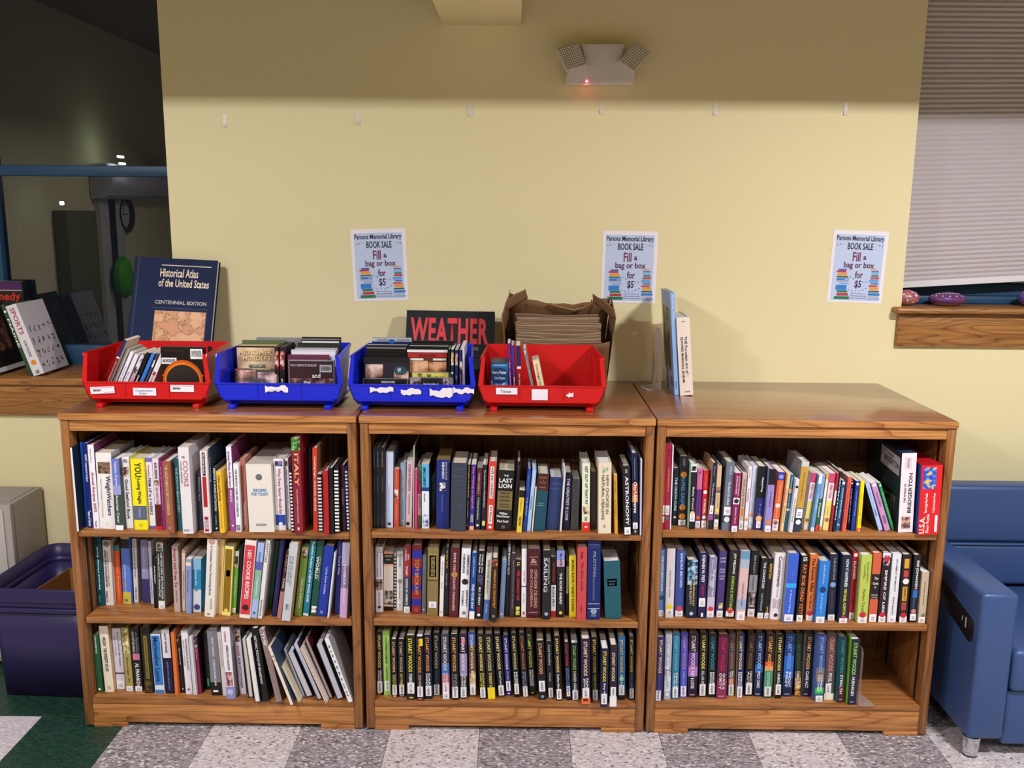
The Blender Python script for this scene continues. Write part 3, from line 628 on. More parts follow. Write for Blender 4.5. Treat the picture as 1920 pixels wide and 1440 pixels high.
shelf_books(0, 2, [(160, 1150, 7.3846, [
 (165, 245, 1095, 95, 295, '2a5a3a', 'V:A Year in the Maine Woods:e8f0ea:.02:.32:.35:.65|D:.94:f0f4e8'),
 (280, 405, 1090, 183, 175, 'ece2cc', 'V:WILSON * THE DIVERSITY OF LIFE:26241e:.16:.68:.3:.68|D:.93:c8bca0', 'h', ('ece2cc', 'c8a878')),
 (432, 558, 1050, 355, 210, 'd8d0e0', 'B:.72:.75:6a4a78|V:Dreams From My Father:706878:.05:.62:.55:.75|V:BARACK OBAMA:a098a8:.1:.45:.25:.38|L:.86:.99'),
 (570, 668, 1075, 492, 200, 'a89858', 'P:.02:.4:8a7a38:c8b878:f0e8c0|V:George III:6a5a20:.45:.85:.35:.65|L:.92:1'),
 (690, 800, 1075, 620, 205, '2a2626', 'R:.4:.5:d07aa0|V:AL FRANKEN:f4f0f0:.55:.92:.3:.75|V:GIANT OF THE SENATE:e0dcdc:.05:.38:.15:.4|V:AL FRANKEN:8a8484:.06:.38:.55:.85|L:.92:1'),
 (825, 945, 1105, 755, 190, '2a2418', 'R:.13:.78:8a7a3a:.3:.7|P:.8:.98:1c1810:4a4020:6a5a28|V:THE WILDERNESS WARRIOR:4a3c14:.15:.76:.42:.58'),
 (970, 1100, 1105, 900, 290, 'e0e8f4', 'R:.02:.86:3a80c8:.06:.94|R:.94:1:3a80c8:.06:.94|V:Meriwether Lewis:16305e:.05:.8:.25:.72'),
 (1120, 1230, 1110, 1045, 225, '1c1c40', 'B:0:.44:e8e4ee|V:MOST HAPPINESS:303040:.06:.36:.35:.6|V:BORN ON A BLUE DAY:8a8ac0:.5:.95:.4:.6'),
 (1245, 1300, 1135, 1180, 265, 'e07838', ''),
 (1320, 1380, 1100, 1245, 320, '2a1a20', 'V:dewdrop:f0e8ec:.2:.5:.35:.7|P:.03:.12:2a1818:c08068:e8d0c8|D:.93:e8e0e4', 'p'),
 (1395, 1485, 1120, 1320, 240, 'ece8f0', 'V:WHY CLEAVE WONT EAT BLACKOUT:26242a:.12:.62:.55:.78|V:BRAD W LANCER:6a6870:.15:.55:.2:.35|D:.92:8a88a0'),
 (1500, 1550, 1145, 1430, 335, 'e8e4ea', '', 'e', ('d8d4da', 'd8d4da')),
 (1557, 1615, 1115, 1485, 310, '8a2048', 'P:0:.2:202030:806888:f0e8f0:.1:.9|V:100 Cats:d8a0b8:.22:.4:.3:.7', 'p', ('8a2048', '3a2028')),
 (1680, 1740, 1055, 1625, 270, '1c1618', 'R:.8:.94:3a9a78:.3:.7'),
 (1750, 1890, 1135, 1680, 225, '808088', 'B:.8:1:161616|V:ERNEST GORDON:e8e8f0:.12:.4:.4:.6|V:AMERICAN PROMISE LAND:e8e8f0:.45:.85:.4:.6|R:.92:.95:f0f0f0:.2:.7'),
 ]), (410, 1150, 7.1111, [
 (60, 105, 1100, -20, 255, 'e0d8d4', 'V:LUCY ORANNICELL:b8b0ac:.1:.55:.3:.7'),
 (110, 220, 1140, 30, 190, 'f0eaee', 'V:AMERICAN COUNTRY:403060:.24:.6:.42:.68|V:Celebrate:b87888:.05:.2:.3:.6|P:.62:.82:5a3040:a86878:e8c0b0|B:.83:1:8a90c8|D:.9:b8c0f0', 'h', ('e8e2e8', 'b0aab4')),
 (285, 370, 1075, 195, 225, 'e0dce8', 'P:0:.18:302428:c89a80:e0d8e4|V:RAGE:c04050:.24:.4:.3:.65|V:BOB WOODWARD:303050:.43:.9:.3:.65', 'h', ('d8d4e0', '9a98a4')),
 (395, 462, 1130, 300, 340, 'e6e0d8', '', 'e', ('1c1a20', '1c1a20')),
 (480, 565, 1195, 352, 340, 'f0eeea', '', 'e', ('161418', '161418')),
 (572, 665, 1175, 425, 190, '141316', 'V:HISTORIC PHOTOS OF BROADWAY:e8e4e0:.1:.76:.25:.6', 'h', ('141316', '141214')),
 (770, 860, 1185, 525, 175, '9a8480', 'V:THE:f4f0f0:.04:.22:.3:.75', 'h', ('9a8480', '4a3c3c')),
 (945, 1030, 1265, 640, 455, 'efe2cc', 'P:.15:.25:8a7a68:d8c8b0:efe2cc', 'p', ('e8d8b0', '3a4a68')),
 (1040, 1110, 1190, 810, 710, 'e6dcc4', '', 'e', ('e0d4b8', '4a5068')),
 (1112, 1160, 1120, 850, 480, 'c8c8d0', '', 'e', ('9aa0ac', '8a90a0')),
 (1172, 1265, 1130, 910, 530, 'dcd8de', '', 'e', ('1c2040', '1c2040')),
 (1322, 1388, 1165, 990, 415, 'd4d2e0', '', 'e', ('16203c', '16203c')),
 (1422, 1465, 1195, 1085, 470, 'd8b8a4', '', 'e', ('e8dcd0', 'e0d4c8')),
 (1470, 1530, 1145, 1130, 350, 'a4a4a8', '', 'e', ('4c1014', '4c1014')),
 (1582, 1672, 1160, 1295, 420, 'd0d0de', '', 'e', ('14141c', '14141c')),
 (1732, 1805, 1190, 1410, 345, 'ececee', 'V:S I S T E R S O N:4a464c:.1:.9:.3:.65', 'h', ('ececee', 'a8a8b0')),
 ])])
# ------------------------------------------------------------------ middle bookcase
_tr = 'V:THE COMPLETE:8a8a90:.05:.24:.35:.6|V:PETER JAMES:6a6a70:.36:.54:.35:.6|V:VOLUME:5a5a60:.86:.96:.35:.6'
shelf_books(1, 0, [(680, 800, 6.8571, [
 (115, 170, 1305, 110, 265, '15151d', _tr), (173, 226, 1308, 168, 265, '15151d', _tr), (230, 288, 1310, 225, 265, '15151d', _tr),
 (297, 390, 1295, 300, 330, 'c6cfea', 'V:THE PERFECT FIT:e8ecf8:.05:.45:.3:.65|V:Jorge Cruise & Angela Cruise:a8a0c8:.46:.92:.35:.55|D:.95:303040', 'h', ('c6cfea', '5a6078')),
 (400, 465, 1295, 402, 545, 'c8503a', 'P:.35:.5:6a1c18:e8b0a0:f0e0d8|V:Maria Shriver:f0a060:.05:.3:.35:.65|V:The Home:f0a060:.6:.85:.35:.65', 'p'),
 (480, 548, 1275, 487, 465, '8fb0c4', 'V:WHY NOT ME?:dde8f0:.06:.55:.3:.65|D:.92:d0dce4'),
 (552, 632, 1295, 567, 440, 'e8c8d0', 'V:CURED BY SCIENTISTS:a04080:.05:.45:.3:.65|V:Doug Strong Noonan:70304a:.5:.8:.35:.6|R:.92:.97:181418:.1:.6', 'p'),
 (645, 662, 1320, 652, 255, 'dad6ca', '', 'p', ('d8d4c8', '1a1c1e')),
 (668, 700, 1325, 672, 550, 'e0408a', '', 'p'),
 (706, 755, 1300, 708, 500, 'd8cfb0', 'B:0:.25:5a8a40|B:.25:.45:8a2040|B:.8:1:5a8a40|V:COMPLETE:e0c0a0:.27:.44:.3:.7|V:JUICING:8a3050:.48:.68:.3:.7', 'p'),
 (760, 858, 1310, 757, 480, 'e4ecf4', 'B:0:.36:5ab4e0|B:.36:.42:1a3a80|V:SIMPLE COMFORT:122238:.05:.35:.2:.55|V:Rachel:202a50:.46:.58:.3:.5|P:.78:.97:2a3a80:a8b8e0:e4ecf4', 'p', ('c8d8e8', '2a3440')),
 (885, 935, 1095, 890, 640, '3a5a60', 'B:.7:1:5a3a20'),
 (945, 1108, 1315, 952, 425, '1a2a78', 'V:JACQUELINE:c0c8e0:.03:.29:.66:.82|V:KENNEDY:f0f2fa:.04:.28:.42:.6|P:.33:.45:101018:e8e4e8:f0e0d8:.25:.7|V:HISTORIC CONVERSATIONS ON LIFE WITH JOHN:7080c0:.5:.75:.4:.5', 'b', ('101a50', '8a7048')),
 (1128, 1322, 1345, 1145, 470, '39404f', 'H:HISTORY:5a6070:.075:.1:.12:.72|H:OF:5a6070:.13:.145:.4:.5|H:PHILOSOPHY:5a6070:.18:.205:.1:.85|H:WILSON:5a6070:.24:.26:.25:.6|V:-:b0b4c0:.62:.64:.6:.62'),
 (1330, 1365, 1330, 1350, 490, '181818', 'V:FITNESS RUNNING:f0d040:.02:.5:.3:.7|V:Brown Henderson:e8d8c0:.56:.8:.35:.6|D:.93:c08090', 'p'),
 (1368, 1430, 1330, 1397, 490, '3a2a8a', 'V:Stop Walking on Eggshells:f080a0:.03:.68:.25:.7|V:MASON:f0f0f0:.76:.88:.55:.75|V:KREGER:f0f0f0:.76:.88:.25:.45|B:.94:1:f0b0a0', 'p'),
 (1437, 1510, 1325, 1470, 530, '202430', 'B:0:.45:5a2028|V:CARRIE CARIELLO:c8a8a8:.08:.42:.3:.6|V:A Child and the Silence:d0d0d8:.48:.84:.35:.65|D:.93:f0f0f0', 'p'),
 (1522, 1580, 1330, 1545, 490, '1c2030', 'V:The Seven Day in a Thousand Years:f0ecd8:.08:.65:.3:.65|R:.86:.93:e8e070:.2:.8', 'p'),
 (1588, 1683, 1335, 1625, 450, 'd04030', 'R:.07:.53:f4f0f0:.25:.75|R:.63:.9:f4f0f0:.25:.75|V:HOPE AND CONFIDENT:26242a:.08:.52:.35:.66|V:PATRICK:26242a:.65:.88:.38:.62|D:.95:f0e8f0', 'h', ('d04030', 'c8c0c0')),
 (1703, 1905, 1342, 1745, 565, '161616', 'R:.34:.65:7a6a40:.04:.97|H:THE:f0f0ec:.07:.1:.38:.66|H:LAST:f4f4f0:.13:.2:.1:.92|H:LION:f4f4f0:.22:.29:.08:.9|H:WINSTON:3a3220:.36:.39:.2:.8|H:SPENCER:3a3220:.42:.45:.2:.8|H:CHURCHILL:3a3220:.48:.51:.15:.85|H:DEFENDER:3a3220:.55:.57:.2:.8|H:OF THE REALM:3a3220:.59:.61:.15:.85|H:William:f0f0ec:.69:.73:.2:.72|H:Manchester:f0f0ec:.74:.775:.05:.88|H:Paul Reid:f0f0ec:.82:.86:.1:.8|D:.935:6a5a3c', 'h', ('161616', 'b0b0b4')),
 ]), (940, 800, 6.8571, [
 (142, 186, 1330, 205, 450, '15151d', 'V:Spire:6a6a78:.05:.12:.3:.6', 'h', ('15151d', '15151d')),
 (192, 262, 1365, 235, 820, 'e8c840', 'B:0:.17:181828|V:NOW:302814:.62:.84:.25:.75|V:of Tablet Tech:a88c20:.2:.5:.35:.6', 'p'),
 (276, 320, 1350, 340, 545, '2040a0', 'V:THE SECRET:a8c0f0:.45:.75:.3:.75|V:Byrne:6a88d8:.1:.35:.3:.6'),
 (326, 375, 1345, 402, 560, 'a8c8f0', 'V:The Power:f0f4fc:.05:.3:.3:.65|V:CODEPINK:4a70b8:.42:.65:.3:.65'),
 (386, 408, 1350, 435, 780, 'e0e0c0', '', 'p'),
 (415, 560, 1345, 470, 610, '1a4a60', 'B:0:.29:4a1c20|H:LETTERS:a08050:.05:.075:.15:.85|H:OF:a08050:.1:.115:.4:.6|H:WOLF:a08050:.14:.165:.2:.8|H:DANIEL:a08050:.22:.245:.2:.8|H:A DAVID:8ab0a8:.5:.52:.2:.7|H:GODINE:8ab0a8:.54:.56:.2:.7'),
 (577, 733, 1330, 628, 655, '2a3a6a', 'R:.1:.13:3a4a80|R:.2:.23:3a4a80|R:.35:.36:3a4a80'),
 (748, 776, 1350, 805, 560, 'd8d8e0', '', 'p', ('d8d8e0', '1c1e40')),
 (792, 870, 1335, 830, 590, '16142c', 'V:THE GREATEST IS LOVE:d4ccf0:.1:.82:.25:.7'),
 (887, 985, 1340, 915, 670, '3a3a3a', ''),
 (1037, 1135, 1350, 1042, 470, 'e4e8d0', 'B:.86:1:d83028|P:.63:.74:3a2018:c08858:e8d8c0|V:GET OUT OF THAT PIT:3a4a30:.04:.6:.35:.7|V:BETH MOORE:5a5040:.78:.84:.3:.7|R:.92:.94:f0d0c0:.3:.7', 'h', ('e4e8d0', 'd0d4bc')),
 (1152, 1225, 1315, 1152, 580, '3a3028', ''),
 (1248, 1410, 1375, 1252, 465, 'e8d8c0', 'P:.05:.15:8aa088:b8c0a4:e8d8c0:.3:.75|V:NEW CHOICES IN:6a7060:.17:.72:.58:.8|V:NATURAL HEALING:5a6050:.17:.8:.24:.46|H:R:8a8070:.87:.92:.42:.58'),
 (1457, 1500, 1385, 1447, 620, 'd8a030', 'V:Get Well:8a5a14:.1:.3:.3:.6|V:The Healing Book:8a5a14:.4:.7:.3:.6', 'p'),
 (1577, 1668, 1400, 1562, 505, '202028', 'V:Rorvik:d0d0dc:.05:.1:.3:.7|V:ASTRONOMY:f0f0f6:.15:.85:.28:.74|L:.88:.985', 'h', ('3a1420', '202028')),
 (1687, 1758, 1390, 1677, 340, '1a2040', 'B:.37:.52:c05830|B:.52:.6:d89048|V:OurUniverse:f6f4f4:.35:.73:.25:.85|V:NATIONAL GEOGRAPHIC:8a98c8:.06:.32:.4:.56|L:.85:.925|R:.94:.975:c8b058:.35:.65'),
 (1782, 1808, 1395, 1792, 420, 'd0c8e8', '', 'p'),
 ])])
shelf_books(1, 1, [(690, 1000, 7.1111, [
 (88, 200, 1050, 80, 180, 'f0ecf4', 'P:.49:.66:3a2c30:b88a78:a0a0b8:.02:.98|V:LYNDON JOHNSON:7078a0:.08:.45:.62:.84|V:AMERICAN DREAM:7078a0:.08:.45:.16:.38|V:DORIS KEARNS:b890a8:.68:.88:.4:.65|D:.92:404050'),
 (206, 338, 1030, 208, 245, 'd8c8b8', 'B:0:.04:e0a080|B:.04:.21:1a1410|B:.21:.24:e0a080|B:.93:1:1c1414|P:.66:.9:2a2624:8a8078:d8c8b8:.02:.98|H:REMEMBER:c8b8a8:.06:.09:.1:.9|H:when:c8b8a8:.12:.145:.25:.7', 'p'),
 (342, 380, 1030, 340, 260, 'c8c4c0', 'T:1a1818', 'c', ('d8d4cc', 'd8d4cc')),
 (384, 465, 1030, 387, 240, 'e8e6e2', 'V:blink:9a9a9e:.05:.27:.3:.75|V:Malcolm Gladwell:a8a8ac:.5:.8:.35:.6|D:.5:909094|L:.85:.95:.2:.8'),
 (472, 565, 1055, 478, 165, '3a4050', 'B:0:.46:a03038|V:JON:f4ecec:.12:.2:.5:.75|V:MEACHAM:f4ecec:.05:.22:.2:.42|V:TIM McGRAW:f4ecec:.3:.44:.3:.6|V:SONGS OF AMERICA:f4f4f8:.49:.89:.3:.62|L:.91:1'),
 (582, 705, 1075, 592, 160, '8a2a34', 'B:.07:.19:2a2a98|B:.32:.44:2a2a98|B:.57:.66:2a2a98|B:.78:.88:2a2a98|V:TOM BROKAW:d88c48:.2:.72:.32:.72|D:.94:a84a40'),
 (714, 770, 1070, 728, 290, '6a7078', 'V:Lincoln:a8b4c0:.05:.25:.3:.65|V:Thomas Murray:a8a8b0:.4:.65:.3:.6|D:.93:e0e4e8'),
 (787, 930, 1100, 797, 185, '8a7648', 'R:.1:.45:b0a060:.12:.86|R:.115:.435:7a7a88:.16:.82|V:THE AMERICAN HERITAGE:a89a68:.13:.42:.3:.7|R:.47:.49:5a4a28:.05:.95|L:.79:.88:.16:.86'),
 (947, 1005, 1110, 967, 325, 'f0e8e8', 'V:New Mopeds:b05848:.06:.3:.35:.65|V:Stef:9a8888:.42:.52:.35:.6|H:0:a09090:.9:.94:.3:.6', 'p'),
 (1012, 1070, 1105, 1026, 190, '1a1c20', 'V:The Boys Of Life:c8c060:.03:.3:.3:.7|V:Patricia:a0a0a8:.38:.55:.35:.6'),
 (1077, 1198, 1120, 1102, 195, '5a1c2a', 'V:ROME 1960:dcc4bc:.07:.33:.35:.62|D:.38:b08850|V:DAVID MARANISS:dcc4bc:.43:.9:.35:.62'),
 (1217, 1335, 1125, 1252, 205, 'f0f0f4', 'V:AMERICAN:303040:.08:.37:.62:.86|V:HEIRESS:303040:.08:.35:.18:.42|D:.475:2a1410|V:JEFFREY:303040:.59:.84:.6:.84|V:TOOBIN:303040:.6:.82:.18:.42|D:.93:8a8a98'),
 (1347, 1415, 1145, 1387, 265, '1a4a98', 'B:.88:1:f0f0f4|V:FIND YOUR WAY:f4f4fa:.47:.84:.25:.75|V:CARLY FIORINA:c8d8f0:.05:.36:.35:.6'),
 (1427, 1520, 1140, 1467, 235, '16141a', 'V:Killing the:f4f0f0:.05:.32:.55:.8|V:Rising Sun:f4f0f0:.05:.32:.2:.45|P:.35:.5:2a2840:5a5878:201c2c|V:BILL O REILLY:f4f0f0:.53:.8:.35:.62|R:.82:.9:7a1c24:.25:.65|D:.94:e8e4e8'),
 (1537, 1613, 1160, 1577, 320, 'd8d4c4', 'B:.67:1:4a68a8|V:EVER OTHER MONDAY:8a8474:.05:.58:.3:.6|V:Kasey:d0dcf0:.74:.88:.3:.6'),
 (1627, 1712, 1180, 1652, 330, '2a2018', 'P:.02:.13:5a2814:d87838:f0c090|V:DISMANTLING DISCONTENT:e89040:.18:.78:.35:.72|D:.91:8a8480'),
 (1747, 1808, 1140, 1787, 360, '7a90b8', 'V:Tomorrow and Tomorrow:a8bcdc:.1:.75:.3:.65|D:.92:e0e8f0'),
 (1827, 1885, 1110, 1857, 170, '1c1e24', 'V:NEW ENGLAND FIELDS:f0f0f4:.0:.4:.3:.75'),
 ]), (940, 1000, 6.8571, [
 (107, 165, 1085, 132, 260, '3a3034', 'V:SENATOR DOGG FULL OF GRACE:9a9098:.1:.85:.4:.6'),
 (172, 245, 1075, 187, 335, '161214', 'V:LL:e8e060:.05:.12:.25:.75|V:HEIL DONALD TAP:e03040:.19:.71:.25:.75|P:.82:.97:181810:c8c850:e8e060', 'p'),
 (251, 322, 1075, 257, 200, 'f0ecf0', 'B:.54:.56:5060a0|V:Nick Offer:c05070:.32:.5:.4:.65|V:Roger Williams:a0a0ac:.65:.8:.3:.6|R:.92:.97:c83048:.3:.65', 'p'),
 (330, 500, 1085, 332, 205, '4a1424', 'H:SAILORS:b88c78:.1:.12:.2:.8|H:&:c89c88:.135:.2:.25:.75|H:RIGGERS:b88c78:.215:.23:.2:.8|V:OFFSHORE CRUISING:c8a088:.29:.85:.52:.76|V:ENCYCLOPEDIA:c8a088:.29:.84:.24:.42|H:DASHEW:c8a088:.91:.93:.15:.8'),
 (523, 628, 1105, 533, 220, '1e2024', 'V:SAILING:c8ccd0:.1:.6:.15:.6|V:THE HANDBOOK OF:c8ccd0:.1:.48:.68:.84|D:.92:b0b4b8'),
 (637, 700, 1075, 642, 300, '2a1014', 'B:.47:.9:f0f0f0|B:.9:1:c02830|V:HOW TO STUDY PROGRAM:d04038:.1:.42:.3:.7|V:RON FRY:181818:.5:.83:.3:.7', 'p'),
 (712, 810, 1080, 714, 220, '201c22', 'B:0:.14:8898dc|B:.14:.24:c8a8b8|V:BILL GATES:303868:.04:.23:.4:.7|V:THE ROAD AHEAD:f4f0f0:.33:.8:.35:.68|D:.93:d8c848'),
 (827, 860, 1050, 837, 355, '181818', 'B:.1:.6:e0dce4|V:Brain Rules:5a5060:.12:.55:.35:.65', 'p'),
 (872, 958, 1075, 872, 290, 'f0dc30', 'V:BURN RATE / ANDY DUNN:2a2a20:.07:.9:.35:.68'),
 (968, 1088, 1110, 982, 180, 'c84a4e', 'V:Tara Westover:3a1820:.06:.16:.35:.6|V:The Glass Castle:8a2a34:.2:.6:.4:.65|V:Scribner:8a2a34:.8:.9:.4:.6'),
 (1103, 1268, 1110, 1112, 100, '16246a', 'R:.04:.05:5a6a98:.1:.9|R:.07:.075:5a6a98:.1:.9|V:PILOTING:8aa0a8:.13:.45:.42:.64|V:NAVIGATION WITH ELECTRONICS:6a80a0:.46:.75:.4:.56|R:.79:.8:a0b0c8:.05:.95|R:.85:.86:a0b0c8:.05:.95|D:.89:90a0b8|H:MIXTER:90a0b8:.93:.96:.3:.7'),
 (1335, 1543, 1105, 1315, 360, '1e5a68', 'R:.29:.44:3a7078:.17:.8|R:.3:.43:1e5a68:.19:.78|H:SEAMANSHIP:4a8088:.33:.36:.26:.7|H:BOAT:4a8088:.38:.41:.3:.65|H:CHAPMAN:4a8088:.48:.5:.3:.65'),
 ])])
def sw(bl, br, by, tl, ty, col, tc, sub='', sc='f0f0f0', lab='C:.78:.95', ext='', cov=None, t0=.04, t1=.56):
    ws = sub.split('/')
    sp = f'V:STUART WOODS:{tc}:{t0}:{t1}:.26:.68'
    if sub:
        if len(ws) == 2: sp += f'|V:{ws[0]}:{sc}:{t1+.04:.2f}:.85:.52:.78|V:{ws[1]}:{sc}:{t1+.04:.2f}:.85:.2:.44'
        else: sp += f'|V:{sub}:{sc}:{t1+.03:.2f}:.86:.3:.66'
    return (bl, br, by, tl, ty, col, '|'.join(q for q in (ext, sp, lab) if q), 'h', cov)
shelf_books(1, 2, [(690, 1160, 7.1111, [
 sw(87, 203, 1015, 75, 180, '1a1416', 'f0d080', 'UNINTENDED/CONSEQUENCES', 'f0e8e8', 'C:.78:.96', 'R:.96:.985:c8d070:.2:.6'),
 (215, 305, 1020, 192, 165, 'a0cc60', 'V:COLLATERAL DAMAGE:35562e:.08:.5:.35:.62|V:STUART WOODS:4a6a3c:.56:.78:.35:.6|C:.77:.93:.2:.85'),
 sw(321, 395, 1050, 302, 275, '1a1416', 'f0b890', 'INSATIABLE/APPETITES', 'c8b060', 'C:.78:.95', 'R:.965:.985:e8e098:.2:.8'),
 sw(411, 495, 1045, 398, 275, '1a1618', 'd8c8b0', 'HOT PURSUIT', 'e8e060', 'C:.78:.95', 'R:.965:.985:b0b0e0:.2:.8'),
 sw(516, 634, 1080, 503, 225, '161a16', 'f0e050', 'FOREIGN AFFAIRS', 'f0f0f0', 'C:.73:.9', 'R:.955:.975:d8d868:.3:.75'),
 sw(651, 745, 1090, 637, 240, '181014', 'f0a040', 'LUCID INTERVALS', 'd0c0b8', 'C:.78:.94', 'R:.03:.14:f0e030:.45:.95|R:.965:.985:e86060:.2:.8'),
 sw(761, 860, 1070, 738, 215, '141430', 'f0a050', 'DARK/HARBOR', 'f0f0fa', 'C:.79:.95'),
 sw(872, 963, 1025, 862, 190, '14161a', 'd8d0b0', 'STRATEGIC MOVES', '4a70b0', 'C:.82:.99'),
 sw(991, 1093, 1065, 972, 205, '3a4050', 'e8e0e0', 'DISHONORABLE/INTENTIONS', 'f0e0e8', 'C:.75:.9|L:.9:1', 'B:.45:.62:3a70b8|B:.62:.9:b86070'),
 sw(1116, 1213, 1080, 1097, 210, '1a1618', 'f0b060', 'SEVERE/CLEAR', '9a9098', 'C:.8:.97'),
 sw(1227, 1325, 1065, 1217, 205, '241c34', 'f0f0f0', 'LOITERING/WITH INTENT', 'f0f0f0', 'C:.82:.98', 'B:.3:.65:9a88b8|B:.65:1:181c28|R:.06:.16:e84048:.3:.75'),
 sw(1356, 1445, 1045, 1337, 180, '6a4a30', 'e8dcc0', 'KISSER', 'f4f0f0', 'C:.8:.96', 'B:0:.2:4a68c0|P:.6:.85:6a4a30:c8a050:e8d8a0:.05:.95'),
 sw(1491, 1580, 1070, 1450, 205, '1a1a16', 'f0d880', 'DOING/HARD TIME', 'd8d850', 'C:.82:.98'),
 sw(1597, 1703, 1070, 1550, 210, '1a1814', 'd8c890', 'STANDUP GUY', 'e8d070', '', 'R:.82:1:f4dc20:.05:.95'),
 sw(1737, 1828, 1040, 1672, 205, '181418', 'f0e0a0', 'Carnal Curiosity', 'f0f0f0', 'C:.82:.98'),
 sw(1842, 1915, 1025, 1795, 225, '2a2470', 'e0dcf0', 'CUT AND THRUST', 'b0b0e0', 'C:.76:.92', 'R:.955:.975:e8e8f4:.3:.7'),
 ]), (940, 1160, 6.8571, [
 sw(167, 240, 1010, 118, 190, '1c1a16', 'd8d080', 'FRESH/DISASTERS', 'f0f0f0', 'C:.79:.95'),
 sw(277, 350, 1010, 222, 185, '1a1414', 'c07850', 'SHOOT HIM/IF HE RUNS', '8a98c0', 'C:.83:.99'),
 sw(362, 445, 985, 312, 165, '121812', 'd8e060', 'SCANDALOUS/BEHAVIOR', 'f0f0f0', '', 'R:.95:.97:9aa09a:.3:.7'),
 sw(482, 580, 1040, 447, 285, '1c1418', 'f0a880', '', 'f0f0f0', 'C:.68:.86', 'D:.95:6a98c0'),
 (602, 675, 1020, 572, 290, '202428', 'V:Cold Paradise:d4d4d8:.06:.42:.35:.7|V:Woods:c8c8cc:.55:.7:.35:.65|C:.82:.99'),
 sw(707, 785, 1055, 672, 220, '1a1618', 'f0d080', 'Reckless Abandon', 'f0f0f0', 'C:.82:.98'),
 sw(837, 895, 1050, 807, 305, '181418', 'd03048', 'WORST FEARS/REALIZED', '5a8ad0', 'C:.75:.93', '', None, .03, .4),
 sw(907, 998, 1050, 893, 315, '14181c', 'a0d070', 'NAKED GREED', 'f0f0f0', 'C:.82:.99', '', None, .04, .46),
 sw(1032, 1143, 1100, 1027, 260, '2a1c40', 'f0d8b0', 'FAMILY/JEWELS', 'f0f0f0', 'C:.75:.9', 'B:.9:1:e87040|R:.92:.95:301818:.2:.7'),
 sw(1167, 1250, 1050, 1152, 235, '1c1614', 'f0d070', 'PARIS MATCH', 'c8d050', 'C:.83:1'),
 sw(1272, 1365, 1135, 1287, 385, '1c1c40', 'f0e040', 'Dirty Work', 'f4f4fa', 'C:.77:.95'),
 sw(1392, 1480, 1130, 1402, 340, '2a2028', 'f0d8c8', '', 'f0f0f0', 'C:.68:.83', 'B:.83:1:f0f0f4', None, .12, .58),
 sw(1502, 1590, 1045, 1502, 235, '2a6a98', 'f0c890', 'Short Forever', 'f0f4f8', 'C:.76:.92', 'B:.92:1:181818|D:.66:88d0a0'),
 sw(1642, 1713, 1040, 1642, 235, '1a1618', 'f0d070', 'D.C. DEAD', '4a90d0', 'C:.82:.98'),
 ])])
